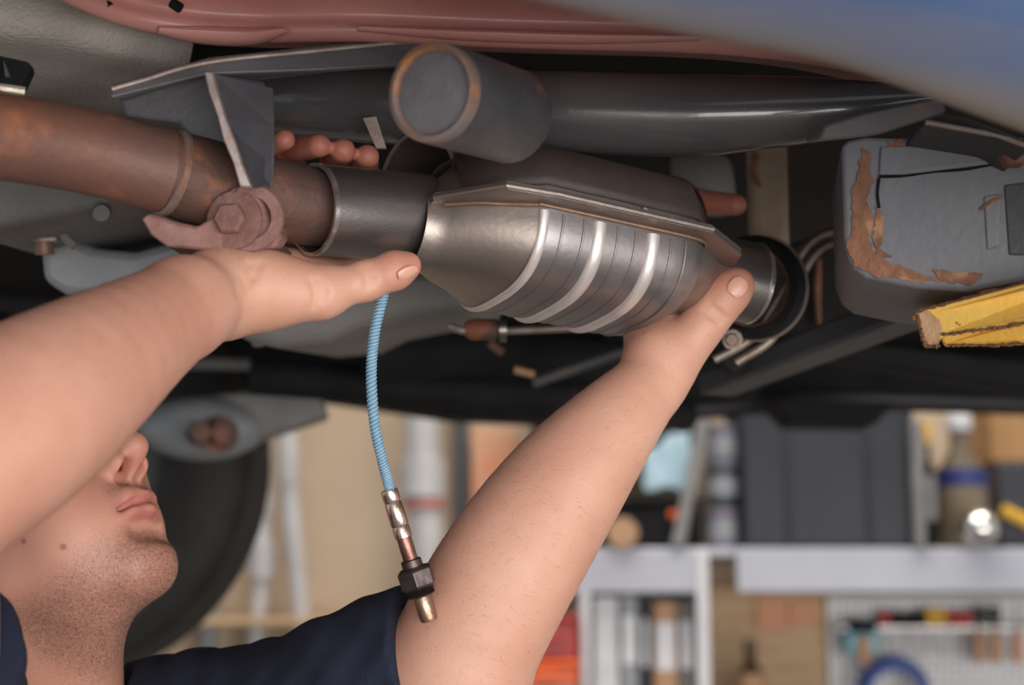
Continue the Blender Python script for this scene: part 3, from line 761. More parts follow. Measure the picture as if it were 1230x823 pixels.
for k2 in range(16):
    x = random.uniform(1135, 1226); t = (x - 1101) / 129; y = random.uniform(374 - 33 * t + 5, 402 - 14 * t - 4)
    prism('paint_chip', [P(x + random.uniform(.6, 1) * rr * math.cos(a) * 2, y + random.uniform(.6, 1) * rr * math.sin(a), ld(x) - .0005) for rr in [random.uniform(1, 2.2)] for a in np.linspace(0, 6.28, 7)[:-1]], (0, .001, 0), 'yellowdark', la)
lathe('lift_pad', P(1188, 352, 1.125), P(1188, 330, 1.125), [(0, .016), (.006, .016), (.008, .010), (.013, .010)], 'rustdark', la, seg=24)

# ================================================================== organic surfaces (blended round cones, one closed skin)
class Field:
    def __init__(s): s.pr = []
    def cone(s, a, b, ra, rb, k=.01, op='+'):
        s.pr.append(('c', np.asarray(a, float), np.asarray(b, float), ra, rb, k, op))
    def limb(s, pts, rad, n=18, k=.003, k0=.02):
        q = spline(np.hstack([np.asarray(pts, float), np.asarray(rad, float)[:, None]]), n)
        for i in range(n - 1):
            s.cone(q[i, :3], q[i + 1, :3], q[i, 3], q[i + 1, 3], k0 if i == 0 else k)
    def chain(s, pts, rad, k=.01, k0=None, op='+'):
        for i in range(len(pts) - 1):
            s.cone(pts[i], pts[i + 1], rad[i], rad[i + 1], (k0 if (i == 0 and k0) else k), op)
    def ell(s, c, r, k=.01, R=None, op='+'):
        s.pr.append(('e', np.asarray(c, float), np.asarray(r, float), np.eye(3) if R is None else np.asarray(R, float), 0, k, op))
    def plane(s, p, n, k=.002):
        s.pr.append(('p', np.asarray(p, float), np.asarray(n, float), 0, 0, k, '&'))
    @staticmethod
    def dist(q, X):
        if q[0] == 'c':
            a, b, ra, rb = q[1:5]
            ab = b - a; L = max(ab @ ab, 1e-12)
            pa = X - a
            h = np.clip(pa @ ab / L, 0, 1)
            return np.sqrt((((pa - h[..., None] * ab)) ** 2).sum(-1)) - (ra + (rb - ra) * h)
        if q[0] == 'e':
            c, r, R = q[1:4]
            y = (X - c) @ R          # R columns are the ellipsoid's axes
            k0 = np.sqrt(((y / r) ** 2).sum(-1)) + 1e-9
            k1 = np.sqrt(((y / (r * r)) ** 2).sum(-1)) + 1e-9
            return k0 * (k0 - 1) / k1
        return (X - q[1]) @ q[2]
    def ev(s, X, idx=None):
        d = np.full(X.shape[:-1], 1e3)
        for i in (range(len(s.pr)) if idx is None else idx):
            q = s.pr[i]; e = s.dist(q, X); k = q[5]; op = q[6]
            if op == '+':
                h = np.maximum(k - np.abs(d - e), 0) / k; d = np.minimum(d, e) - h * h * k * .25
            elif op == '-':
                e = -e; h = np.maximum(k - np.abs(d - e), 0) / k; d = np.maximum(d, e) + h * h * k * .25
            else:
                d = np.maximum(d, e)
        return d

def skin_mesh(field, lo, hi, h, disp=None):
    """surface nets over sparse bricks"""
    B = 14
    lo = np.asarray(lo); hi = np.asarray(hi)
    nb = np.ceil((hi - lo) / (B * h)).astype(int)
    g = np.stack(np.meshgrid(*[np.arange(n) for n in nb], indexing='ij'), -1).reshape(-1, 3)
    cen = lo + (g + .5) * B * h
    hd = B * h * .5 * math.sqrt(3) * 1.15 + 2 * h
    D = np.stack([Field.dist(q, cen) for q in field.pr], 1)
    full = field.ev(cen)
    act = np.nonzero(np.abs(full) < hd + .012)[0]
    NY, NZ = int(nb[1] * B + 8), int(nb[2] * B + 8)
    ids, vs, quads = [], [], []
    loc = np.stack(np.meshgrid(*[np.arange(-1, B + 2)] * 3, indexing='ij'), -1)
    ks = np.array([q[5] for q in field.pr]); always = np.array([q[6] == '&' for q in field.pr])
    off = [(0, 0, 0), (1, 0, 0), (0, 1, 0), (1, 1, 0), (0, 0, 1), (1, 0, 1), (0, 1, 1), (1, 1, 1)]
    edges = [(a, b) for a in range(8) for b in range(a + 1, 8) if bin(a ^ b).count('1') == 1]
    offc = np.array(off, float)
    for bi in act:
        idx = np.nonzero((D[bi] < hd + ks + .02) | always)[0]
        G = g[bi] * B + loc
        X = lo + G * h
        S = field.ev(X, idx)
        if disp is not None: S = S + disp(X)
        if S.min() > 0 or S.max() < 0: continue
        n = S.shape[0] - 1
        c = [S[o[0]:o[0] + n, o[1]:o[1] + n, o[2]:o[2] + n] for o in off]
        sg = np.stack([q < 0 for q in c], -1); cnt = sg.sum(-1)
        m = (cnt > 0) & (cnt < 8)
        if not m.any(): continue
        cv = np.stack(c, -1)[m]
        acc = np.zeros((len(cv), 3)); num = np.zeros(len(cv))
        for a, b in edges:
            cr = (cv[:, a] < 0) != (cv[:, b] < 0)
            den = np.where(cr, cv[:, a] - cv[:, b], 1)
            t = np.where(cr, cv[:, a] / den, 0)
            pt = offc[a] + t[:, None] * (offc[b] - offc[a])
            acc += pt * cr[:, None]; num += cr
        cell = G[:-1, :-1, :-1][m]
        vs.append(lo + (cell + acc / num[:, None]) * h)
        cid = lambda q: ((q[:, 0] + 3) * NY + (q[:, 1] + 3)) * NZ + (q[:, 2] + 3)
        ids.append(cid(cell))
        own = G[1:B + 1, 1:B + 1, 1:B + 1]
        s0 = S[1:B + 1, 1:B + 1, 1:B + 1] < 0
        for ax in range(3):
            sl = [slice(1, B + 1)] * 3; sl[ax] = slice(2, B + 2)
            s1 = S[tuple(sl)] < 0
            e = s0 != s1
            if not e.any(): continue
            q = own[e]; inv = s0[e]
            u = np.zeros(3, int); v = np.zeros(3, int); u[(ax + 1) % 3] = 1; v[(ax + 2) % 3] = 1
            Q = np.stack([cid(q - u - v), cid(q - v), cid(q), cid(q - u)], 1)
            Q[~inv] = Q[~inv][:, ::-1]
            quads.append(Q)
    ids = np.concatenate(ids); vs = np.concatenate(vs); quads = np.concatenate(quads)
    ui, first = np.unique(ids, return_index=True)
    V = vs[first]
    pos = np.searchsorted(ui, quads)
    pos = np.clip(pos, 0, len(ui) - 1)
    ok = (ui[pos] == quads).all(1)
    Q = pos[ok]
    lab = np.arange(len(V))
    while True:
        m = lab[Q].min(1); new = lab.copy()
        for c in range(4): np.minimum.at(new, Q[:, c], m)
        new = new[new]
        if (new == lab).all(): break
        lab = new
    cnt = np.bincount(lab[Q[:, 0]], minlength=len(V)); best = cnt.argmax()
    Q = Q[lab[Q[:, 0]] == best]
    used = np.unique(Q)
    return V[used], np.searchsorted(used, Q)

def fast_obj(name, V, Q, m, parent, label=None, relax=0):
    base = np.array(BASE[parent.name])
    if relax:
        n = len(V)
        e = np.concatenate([Q[:, [0, 1]], Q[:, [1, 2]], Q[:, [2, 3]], Q[:, [3, 0]]])
        e = np.concatenate([e, e[:, ::-1]])
        deg = np.bincount(e[:, 0], minlength=n).clip(1)
        for _ in range(relax):
            A = np.stack([np.bincount(e[:, 0], weights=V[e[:, 1], i], minlength=n) for i in range(3)], 1) / deg[:, None]
            V = V * .5 + A * .5
    me = bpy.data.meshes.new(name)
    me.vertices.add(len(V)); me.vertices.foreach_set('co', (V - base).astype(np.float32).ravel())
    me.loops.add(Q.size); me.loops.foreach_set('vertex_index', Q.astype(np.int32).ravel())
    me.polygons.add(len(Q)); me.polygons.foreach_set('loop_start', np.arange(0, Q.size, 4, dtype=np.int32))
    me.update(calc_edges=True); me.validate()
    me.shade_smooth()
    me.materials.append(M[m])
    o = bpy.data.objects.new(name, me); COL.objects.link(o); o.parent = parent
    BASE[o.name] = Vector(base)
    if label: o['label'] = label
    return o, V

# ================================================================== the mechanic
HIP = np.array([P(30, 900, 1.42)[0], P(30, 900, 1.42)[1] + .02, 0.0])
person = thing('person', (HIP[0], HIP[1], 0), 'person in a navy short-sleeved shirt reaching up with both arms, looking up', 'person')

# head frame: x forward, y the person's left, z up
HY, HP = math.radians(23), math.radians(36)
hf = np.array([math.cos(HY) * math.cos(HP), -math.sin(HY) * math.cos(HP), math.sin(HP)])
hu = np.array([-math.sin(HP) * math.cos(HY), math.sin(HP) * math.sin(HY), math.cos(HP)])
hl = np.cross(hu, hf)
HR = np.stack([hf, hl, hu], 1)
HO = P(194, 662, 1.19) - HR @ np.array([.096, 0, -.088])
def H(x, y, z): return HO + HR @ (np.array([x, y, z]) / 1000.0)

sk = Field()
# --- head
sk.ell(H(2, 0, 46), (.096, .075, .082), .02, HR)
sk.ell(H(46, 0, -14), (.050, .056, .072), .03, HR)
for s in (-1, 1):
    sk.cone(H(10, s * 50, -52), H(74, s * 15, -90), .015, .013, .030)
    sk.ell(H(58, s * 36, -28), (.028, .022, .040), .03, HR)
    sk.ell(H(64, s * 47, 2), (.022, .016, .014), .025, HR)
    sk.cone(H(86, s * 14, 30), H(74, s * 44, 28), .010, .009, .018)
sk.ell(H(72, 0, -50), (.029, .036, .030), .020, HR)
sk.ell(H(80, 0, -84), (.018, .024, .019), .016, HR)
sk.cone(H(96, 0, 24), H(115, 0, -8), .0068, .0090, .012)
sk.ell(H(117, 0, -13), (.0115, .0112, .0102), .008, HR)
for s in (-1, 1):
    sk.ell(H(101, s * 14.5, -19), (.0138, .0070, .0095), .006, HR)
sk.cone(H(115, 0, -21), H(99, 0, -29), .0042, .0055, .006)
for s in (-1, 1):
    sk.ell(H(106, s * 9, -27), (.0105, .0052, .0088), .003, HR, '-')
for s in (-1, 1):
    sk.ell(H(104, s * 8.8, -22), (.0075, .0044, .0100), .002, HR, '-')
# mouth: upper and lower lip, corner, parting line, folds
for s in (-1, 1):
    sk.chain([H(102.5, 0, -44.5), H(99, s * 11, -45), H(79, s * 32, -53.5)], [.0068, .0068, .0038], .006)
    sk.chain([H(100, 0, -58.5), H(96.5, s * 11, -58), H(79, s * 31, -55.5)], [.0080, .0074, .0040], .006)
for s in (-1, 1):
    sk.chain([H(109, 0, -51.5), H(104.5, s * 12, -51.5), H(84.5, s * 33, -55), H(79, s * 37, -58)], [.0016, .0016, .0022, .0020], .004, op='-')
sk.cone(H(101, -13, -71), H(101, 13, -71), .0075, .0075, .012, '-')
sk.cone(H(108, 0, -36), H(106, 0, -40), .003, .003, .006, '-')
for s in (-1, 1):
    sk.ell(H(90, s * 31, 10), (.014, .015, .011), .014, HR, '-')
    sk.ell(H(76, s * 31, 10), (.0135, .014, .012), .004, HR)
    # ear
    er = HR @ np.array([[.97, 0, .25], [0, 1, 0], [-.25, 0, .97]])
    sk.ell(H(-6, s * 78, 2), (.019, .007, .032), .008, er)
    sk.ell(H(-3, s * 84, 4), (.010, .006, .020), .006, er, '-')
# --- neck, throat, shoulders
NB = P(34, 905, 1.30)
sk.cone(H(-22, 0, -34), NB, .060, .066, .030)
sk.cone(H(28, 0, -82), NB + np.array([.022, -.01, .02]), .022, .040, .04)
RS = P(-105, 960, 1.16); LSH = P(120, 945, 1.36)      # shoulder joints
sk.cone(NB + np.array([0, 0, -.02]), RS, .055, .055, .03)
sk.cone(NB + np.array([0, 0, -.02]), LSH, .055, .055, .03)
# --- right arm (in front of the face)
RE = P(-120, 606, .875)
sk.cone(RS, RE, .058, .048, .02)
RW = P(248, 345, 1.085)
fa = [(-120, 606, .875, .048), (-60, 558, .895, .0520), (20, 504, .925, .0510), (95, 452, .965, .0440), (165, 404, 1.015, .0355), (222, 368, 1.060, .0290)]
sk.limb([P(x, y, d) for x, y, d, r in fa], [q[3] for q in fa])
# right hand: heel, palm, thenar, thumb, four fingers over the pipe
rp = P(268, 352, 1.10)
sk.cone(P(222, 368, 1.060), rp, .0285, .0235, .014)
RMCP = [P(430, 322, 1.215), P(398, 320, 1.222), P(366, 318, 1.225), P(336, 314, 1.222)]
for q, r in zip(RMCP, (.0125, .0125, .012, .011)):
    sk.cone(rp, q, .022, r, .016)
sk.chain([P(262, 348, 1.088), P(322, 350, 1.108), P(384, 350, 1.115)], [.020, .0215, .0145], .012)
sk.chain([P(320, 346, 1.106), P(384, 352, 1.113), P(440, 337, 1.124), P(474, 325, 1.134), P(490, 319, 1.139)], [.0205, .0148, .0122, .0118, .0090], .008, .014)
def pipe_axis(px): return spline([P(x, y, d) for x, y, d in pq], 50), None
RF = [  # index, middle, ring, little: knuckle, joint behind, joint above, tip
    [P(430, 322, 1.215), P(438, 262, 1.262), P(437, 205, 1.245), P(441, 188, 1.200)],
    [P(398, 320, 1.222), P(404, 255, 1.265), P(402, 190, 1.242), P(412, 181, 1.190)],
    [P(366, 318, 1.225), P(360, 248, 1.258), P(348, 180, 1.225), P(383, 175, 1.185)],
    [P(336, 314, 1.222), P(328, 244, 1.245), P(316, 180, 1.205), P(342, 168, 1.170)]]
for f, r in zip(RF, (.0102, .0104, .0100, .0088)):
    sk.chain(f, [r * 1.12, r * 1.04, r * .98, r * .84], .004, .010)
# --- left arm
LE = P(546, 812, 1.185)
sk.cone(LSH, P(380, 885, 1.235), .056, .050, .02)
sk.cone(P(380, 885, 1.235), P(470, 838, 1.21), .050, .0485, .01)
sk.cone(P(470, 838, 1.21), LE, .0485, .048, .01)
la_ = [(546, 812, 1.185, .0485), (578, 740, 1.185, .0500), (628, 655, 1.195, .0478), (684, 575, 1.21, .0420), (738, 509, 1.225, .0325), (786, 456, 1.245, .0236)]
sk.limb([P(x, y, d) for x, y, d, r in la_], [q[3] for q in la_])
LW = P(786, 456, 1.245)
LM = [P(826, 374, 1.280), P(806, 372, 1.290), P(786, 376, 1.296), P(769, 388, 1.290)]
for q, r in zip(LM, (.0130, .0125, .0120, .0110)):
    sk.cone(P(792, 432, 1.25), q, .0215, r, .010)
sk.cone(LW, P(794, 432, 1.25), .0236, .0215, .010)
sk.cone(P(784, 432, 1.25), P(766, 392, 1.272), .0140, .0105, .010)
sk.limb([P(806, 432, 1.25), P(836, 400, 1.25), P(860, 370, 1.25), P(879, 349, 1.252), P(887, 340, 1.254)], [.0195, .0165, .0152, .0142, .0105], 12, .004, .010)
LF = [
    [LM[0], P(836, 335, 1.385), P(840, 305, 1.41), P(850, 290, 1.40)],
    [LM[1], P(812, 322, 1.40), P(836, 242, 1.42), P(884, 246, 1.40)],
    [LM[2], P(788, 325, 1.405), P(804, 262, 1.425), P(826, 256, 1.40)],
    [LM[3], P(762, 330, 1.395), P(774, 280, 1.41), P(800, 250, 1.40)]]
for f, r in zip(LF, (.0104, .0106, .0100, .0090)):
    sk.chain(f, [r * 1.14, r * 1.04, r * .98, r * .84], .004, .010)

def surf(px, py, d0=.7, fld=sk):
    """first skin point along the sight line, and its normal"""
    r = FW + XV * ((px - 615) / FPX) + UPV * ((411.5 - py) / FPX); r = r / np.linalg.norm(r)
    t = d0
    for _ in range(90):
        d = float(fld.ev((CC + r * t)[None])[0]); t += d * .7
        if abs(d) < 1e-5: break
    p = CC + r * t; e = 1e-4
    n = np.array([fld.ev((p + e * v)[None])[0] - fld.ev((p - e * v)[None])[0] for v in np.eye(3)])
    return p, n / np.linalg.norm(n)
def crease(pts, r=.0011, k=.004, sink=0):
    q = [surf(x, y) for x, y in pts]
    return [p + n * sink for p, n in q], r, k
cs = [crease(q) for q in ([(374, 338), (380, 352), (378, 368)], [(384, 336), (391, 350), (388, 362)], [(300, 316), (292, 334), (284, 352)], [(312, 316), (305, 332), (296, 346)],
                          [(436, 322), (441, 334), (441, 346)], [(446, 320), (450, 331), (449, 342)],
                          [(852, 366), (862, 374), (872, 382)], [(846, 374), (857, 381), (865, 389)])]
NAILS = [(surf(886, 345), 'L'), (surf(489, 328), 'R')]
NICKS = [surf(76, 657)[0], surf(28, 650)[0]]
for pp_, r_, k_ in cs:
    for a_, b_ in zip(pp_[:-1], pp_[1:]): sk.cone(a_, b_, r_, r_, k_, '-')
allp = np.array([q[1] for q in sk.pr] + [q[2] for q in sk.pr if q[0] == 'c'])
V, Q = skin_mesh(sk, allp.min(0) - .13, allp.max(0) + .13, .0017)
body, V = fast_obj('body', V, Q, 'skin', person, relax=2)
# tint
tint = np.zeros((len(V), 4), np.float32); tint[:, 3] = 1
hx = (V - HO) @ HR * 1000
inhead = (np.abs(hx[:, 1]) < 100) & (hx[:, 2] > -190) & (hx[:, 0] > -110) & (hx[:, 0] < 140)
def seg_d(X, pts):
    best = np.full(len(X), 1e9)
    for a, b in zip(pts[:-1], pts[1:]):
        a = np.asarray(a, float); b = np.asarray(b, float); ab = b - a
        t = np.clip((X - a) @ ab / (ab @ ab), 0, 1)
        best = np.minimum(best, np.linalg.norm(X - a - t[:, None] * ab, axis=1))
    return best
sm = lambda e0, e1, x: (lambda t: t * t * (3 - 2 * t))(np.clip((x - e0) / (e1 - e0), 0, 1))
up_ = np.minimum(seg_d(hx, [(104, 0, -47), (101, -11, -47), (82, -33, -54)]), seg_d(hx, [(104, 0, -47), (101, 11, -47), (82, 33, -54)]))
lo_ = np.minimum(seg_d(hx, [(103, 0, -57), (99, -11, -57), (82, -32, -55)]), seg_d(hx, [(103, 0, -57), (99, 11, -57), (82, 32, -55)]))
tint[:, 0] = (1 - sm(4.5, 8.5, np.minimum(up_, lo_))) * .7 * inhead
beard = sm(62, 84, -hx[:, 2] + np.clip(hx[:, 0] - 60, 0, 40) * .12)
beard *= sm(-30, 5, hx[:, 0]) * (1 - .35 * sm(110, 160, -hx[:, 2]))
must = sm(12, 4, seg_d(hx, [(94, -22, -40), (103, 0, -36), (94, 22, -40)]))
chin_clear = sm(20, 8, np.linalg.norm((hx - np.array([98, -16, -66])) * [1, .6, 1], axis=1)) if False else 0
tint[:, 1] = np.clip(np.maximum(beard * .85, must * .5), 0, 1) * inhead
flush = .42 * inhead * sm(-90, -20, hx[:, 2])
flush = np.maximum(flush, .30 * inhead)
noset = sm(26, 12, np.linalg.norm(hx - np.array([110, 0, -14]), axis=1)) * .55
tint[:, 2] = np.maximum(flush, noset * inhead)
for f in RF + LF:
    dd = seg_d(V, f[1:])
    tint[:, 2] = np.maximum(tint[:, 2], .8 * sm(.016, .008, dd))  # finger redness, deepened to paint in the shade over the pipe
tint[:, 2] = np.maximum(tint[:, 2], .22 * sm(.075, .045, seg_d(V, [P(*q[:3]) for q in fa[:-1]])))   # shade painted into the right forearm's skin colour
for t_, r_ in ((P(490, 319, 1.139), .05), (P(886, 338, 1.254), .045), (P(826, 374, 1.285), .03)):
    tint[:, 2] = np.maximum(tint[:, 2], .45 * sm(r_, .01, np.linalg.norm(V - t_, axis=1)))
for sp_ in NICKS:   # two small shaving nicks on the cheek
    tint[:, 0] = np.maximum(tint[:, 0], sm(.0030, .0012, np.linalg.norm(V - sp_, axis=1)))
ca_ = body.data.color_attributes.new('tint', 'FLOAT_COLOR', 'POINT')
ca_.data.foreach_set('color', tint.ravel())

# nails
def nail(c, axis, nor, L, W):
    c = np.asarray(c); axis = nrm(axis); nor = nrm(np.asarray(nor) - axis * (np.asarray(nor) @ axis)); side = np.cross(axis, nor)
    rows = []
    for i in np.linspace(-1, 1, 9):
        w = W * (1 - .5 * max(0, abs(i) - .35) ** 1.3 / .65)
        rows.append([c + axis * i * L + side * j * w + nor * (.0016 * (1 - j * j) - .0005 * i * i) for j in np.linspace(-1, 1, 9)])
    return sheet('fingernail', rows, 'nail', body, solid=.0006, sub=1)
tl0, tl1 = P(868, 360, 1.251), P(886, 338, 1.254)
tr0, tr1 = P(448, 334, 1.126), P(490, 319, 1.139)
(pl_, nl_), _ = NAILS[0]; (pr_, nr_), _ = NAILS[1]
nail(pl_ + nl_ * .0002, tl1 - tl0, nl_, .0078, .0070)
nail(pr_ + nr_ * .0002, tr1 - tr0, nr_ + np.array([0, 0, -.4]), .0078, .0050)

# stubble and arm hair: short real hairs
def normals_of(V, Q):
    n = np.cross(V[Q[:, 2]] - V[Q[:, 0]], V[Q[:, 3]] - V[Q[:, 1]])
    N = np.stack([np.bincount(Q.ravel(), weights=np.repeat(n[:, i], 4), minlength=len(V)) for i in range(3)], 1)
    return N / np.linalg.norm(N, axis=1)[:, None].clip(1e-12)
NV = normals_of(V, Q)
def hairs(name, w, n, L, R, flow, lift, m, label):
    p = w / w.sum(); idx = rng.choice(len(V), n, p=p)
    a = V[idx] + rng.normal(0, .0006, (n, 3)); nn = NV[idx]
    fl = flow(idx); fl = fl - nn * (fl * nn).sum(1)[:, None]; fl /= np.linalg.norm(fl, axis=1)[:, None].clip(1e-9)
    dr = fl * (1 - lift) + nn * lift + rng.normal(0, .35, (n, 3)); dr /= np.linalg.norm(dr, axis=1)[:, None]
    sd = np.cross(dr, rng.normal(0, 1, (n, 3))); sd /= np.linalg.norm(sd, axis=1)[:, None].clip(1e-9); s2 = np.cross(dr, sd)
    l = L * rng.uniform(.5, 1.3, n)[:, None]
    VV = np.stack([a + sd * R, a - sd * R * .5 + s2 * R * .87, a - sd * R * .5 - s2 * R * .87, a + dr * l], 1).reshape(-1, 3)
    b = np.arange(n)[:, None] * 4
    FF = np.concatenate([b + [0, 1, 3], b + [1, 2, 3], b + [2, 0, 3]])
    me = bpy.data.meshes.new(name); me.from_pydata((VV - np.array(BASE[person.name])).tolist(), [], FF.tolist())
    me.materials.append(M[m]); o = bpy.data.objects.new(name, me); COL.objects.link(o); o.parent = body
    tag(o, label, None, None, 'stuff')
    return o
wb = np.clip(tint[:, 1], 0, 1) ** 1.3 * (hx[:, 1] < 30)
hairs('stubble', wb, 9000, .0015, .00010, lambda i: np.tile(-hu * .8 - hf * .3, (len(i), 1)), .35, 'stub_hair', 'short dark beard stubble')
armw = sm(.075, .05, seg_d(V, [P(*q[:3]) for q in la_])) * (NV @ nrm(np.array([-.6, -.3, .6])) * .5 + .6).clip(.05, 1)
hairs('arm_hair', armw, 1500, .007, .00006, lambda i: np.tile(nrm(P(640, 655, 1.19) - P(776, 452, 1.245)) * -.4 + np.array([.3, 0, -.6]), (len(i), 1)), .15, 'arm_hair', 'fine brown hair on the forearm')
armw = sm(.080, .052, seg_d(V, [P(*q[:3]) for q in fa])) * (NV[:, 2] * .6 + .5).clip(.05, 1)
hairs('arm_hair', armw, 1100, .006, .00006, lambda i: np.tile(nrm(P(225, 357, 1.065) - P(20, 490, .925)) + np.array([0, 0, .3]), (len(i), 1)), .15, 'arm_hair', 'fine brown hair on the raised forearm')

# eyes and hair of the head
for s in (-1, 1):
    e = lathe('eye', H(76, s * 31, 10), H(90, s * 31, 10), [(.0125 * math.sin(t), .0125 * math.cos(t)) for t in np.linspace(-.2, 1.5, 12)], 'eye', body, seg=24)
    e.location = Vector(hf * .0012)
    lathe('iris', H(76 + 13.4, s * 31, 10), H(95, s * 31, 10), [(0, .0056), (.0006, .004), (.0008, .001)], 'iris', e, seg=20)
hr = Field()
hr.ell(H(-6, 0, 54), (.094, .080, .082), .02, HR)
hr.ell(H(-60, 0, -6), (.040, .060, .050), .03, HR)
for s in (-1, 1): hr.cone(H(-4, s * 72, 40), H(6, s * 72, -2), .010, .006, .02)
hr.ell(H(92, 0, -2), (.050, .085, .074), .012, HR, '-')
def hdisp(X): return .0012 * np.sin(X[..., 0] * 900 + X[..., 2] * 300) * np.sin(X[..., 1] * 700)
hv, hq = skin_mesh(hr, HO - .2, HO + .2, .004, hdisp)
fast_obj('hair', hv, hq, 'hair', person, label='short dark hair')

# --- clothes
sh = Field()
ch = (RS + LSH) / 2
ax_s = nrm(LSH - RS)
sh.cone(RS + np.array([0, 0, -.012]), LSH + np.array([0, 0, -.012]), .072, .078, .03)
sh.cone(ch + np.array([0, .02, -.10]) - ax_s * .07, ch + np.array([0, .02, -.10]) + ax_s * .07, .125, .125, .08)
HC = np.array([HIP[0], HIP[1], .98])
sh.cone(ch + np.array([0, .02, -.14]) - ax_s * .06, HC - ax_s * .05, .125, .135, .08)
sh.cone(ch + np.array([0, .02, -.14]) + ax_s * .06, HC + ax_s * .05, .125, .135, .08)
ls = [(120, 940, 1.36, .080), (200, 905, 1.31, .074), (300, 884, 1.27, .067), (370, 868, 1.24, .0640), (430, 842, 1.22, .0650), (472, 826, 1.21, .0655), (560, 798, 1.19, .0655)]
sh.limb([P(x, y, d) for x, y, d, r in ls], [q[3] for q in ls], k0=.03)
se = P(500, 772, 1.20)
sn_ = nrm(P(540, 758, 1.195) - P(430, 790, 1.215))
r0 = RS * .42 + RE * .58
sh.cone(RS, r0, .080, .066, .03)
def clothd(X):
    w = .0011 * np.sin((X[..., 0] * .8 + X[..., 2] * 1.1) * 95 + 2.2 * np.sin(X[..., 1] * 40))
    w = w + .0009 * np.sin((X[..., 0] * 1.6 - X[..., 2]) * 140 + np.sin(X[..., 1] * 60 + X[..., 0] * 30) * 2)
    cut = np.maximum((X - P(504, 768, 1.20)) @ sn_, (X - r0) @ nrm(RE - RS))
    # only the sleeve ends are cut
    near = np.linalg.norm(X - P(530, 790, 1.19), axis=-1) < .16
    near2 = np.linalg.norm(X - r0, axis=-1) < .13
    c = np.where(near, (X - P(504, 768, 1.20)) @ sn_, -1.0)
    c2 = np.where(near2, (X - r0) @ nrm(RE - RS), -1.0)
    return w, np.maximum(c, c2)
class Cloth(Field):
    def ev(s, X, idx=None):
        d = Field.ev(s, X, idx); w, c = clothd(X)
        d = d + w
        hole = np.linalg.norm((X - NB) - ((X - NB) @ nrm(HO - NB))[..., None] * nrm(HO - NB), axis=-1) - .080
        hole = np.where(X[..., 2] > NB[2] - .02, hole, 1.0)
        d = np.maximum(d, -hole)
        return np.maximum(d, c)
cl = Cloth(); cl.pr = sh.pr
cp = np.array([q[1] for q in cl.pr] + [q[2] for q in cl.pr if q[0] == 'c'])
cv_, cq = skin_mesh(cl, cp.min(0) - .17, cp.max(0) + .17, .0032)
shirt, _ = fast_obj('shirt', cv_, cq, 'shirt', person, label='navy blue short-sleeved shirt', relax=2)
# hem stitching round the visible sleeve end
a = P(504, 768, 1.20)
u_ = nrm(np.cross(sn_, [0, 1, 0])); v_ = np.cross(sn_, u_)

tr = Field()
for s in (-1, 1):
    hpnt = HC + ax_s * .09 * s
    kn_ = np.array([hpnt[0] + .03, hpnt[1] - .02, .52]); an = np.array([hpnt[0] - .02 + .06 * s, hpnt[1], .09])
    tr.chain([hpnt + np.array([0, 0, .04]), kn_, an], [.115, .080, .062], .04)
tr.cone(HC - ax_s * .06, HC + ax_s * .06, .125, .125, .05)
tp_ = np.array([q[1] for q in tr.pr] + [q[2] for q in tr.pr])
tv, tq = skin_mesh(tr, tp_.min(0) - [.15, .15, .05], tp_.max(0) + .15, .008)
fast_obj('trousers', tv, tq, 'trousers', person, label='dark work trousers', relax=1)
for s in (-1, 1):
    bt = Field(); hpnt = HC + ax_s * .09 * s
    an = np.array([hpnt[0] - .02 + .06 * s, hpnt[1], .06])
    bt.cone(an + np.array([-.02, 0, 0]), an + np.array([.14, -.05, -.015]), .052, .042, .02); bt.cone(an, an + np.array([0, 0, .06]), .052, .055, .02)
    bt.plane(np.array([0, 0, .001]), (0, 0, -1))
    bv_, bq = skin_mesh(bt, an - .15, an + [.3, .2, .2], .006)
    fast_obj('boot', bv_, bq, 'shoe', person, label='black work boot', relax=1)

# ================================================================== back of the workshop
def wx(px, y): return PW(px, 660, y)[0]
def wz(py, y): return PW(615, py, y)[2]
def wbox(name, x0, x1, y0, y1, yf, dep, m, parent=None, bevel=.006, **k):
    """box whose front face fills these pixels on the plane y = yf"""
    return abox(name, wx(x0, yf), wx(x1, yf), yf, yf + dep, wz(y1, yf), wz(y0, yf), m, parent, bevel=bevel, **k)
def wpt(px, py, y): return PW(px, py, y)

# conduits on the wall
def conduit(label, pts, r, fit, m='pipewhite'):
    t = thing('wall_pipe', wpt(*pts[-1]), label, 'pipe', 'pipes on the back wall')
    tube('pipe', [wpt(*p) for p in pts], r, m, t, seg=16, n=24)
    for (x, y, yy, rr, hh) in fit:
        c = wpt(x, y, yy)
        lathe('coupling', c - np.array([0, 0, hh]), c + np.array([0, 0, hh]), [(0, r), (.004, rr), (2 * hh - .004, rr), (2 * hh, r)], m, t, seg=18)
    return t
conduit('straight grey wall pipe with two couplings', [(316, 380, 4.34), (316, 600, 4.34), (314, 700, 4.34), (306, 790, 4.34), (300, 1000, 4.34)], .022, [(316, 606, 4.34, .030, .03), (315, 672, 4.34, .034, .05)])
conduit('slanting pale wall pipe beside the straight pipe', [(344, 380, 4.30), (346, 520, 4.30), (350, 620, 4.30), (362, 750, 4.30), (374, 1000, 4.30)], .022, [(347, 560, 4.30, .026, .05)])
conduit('thin dull grey wall pipe low on the wall', [(262, 560, 4.36), (256, 640, 4.36), (250, 780, 4.36), (246, 1000, 4.36)], .022, [], 'casting')
t = conduit('thick pale drain pipe with a faded red band', [(506, 380, 4.28), (508, 560, 4.28), (512, 650, 4.28), (516, 1000, 4.28)], .044, [(507, 575, 4.28, .058, .05)])
c = wpt(510, 606, 4.28)
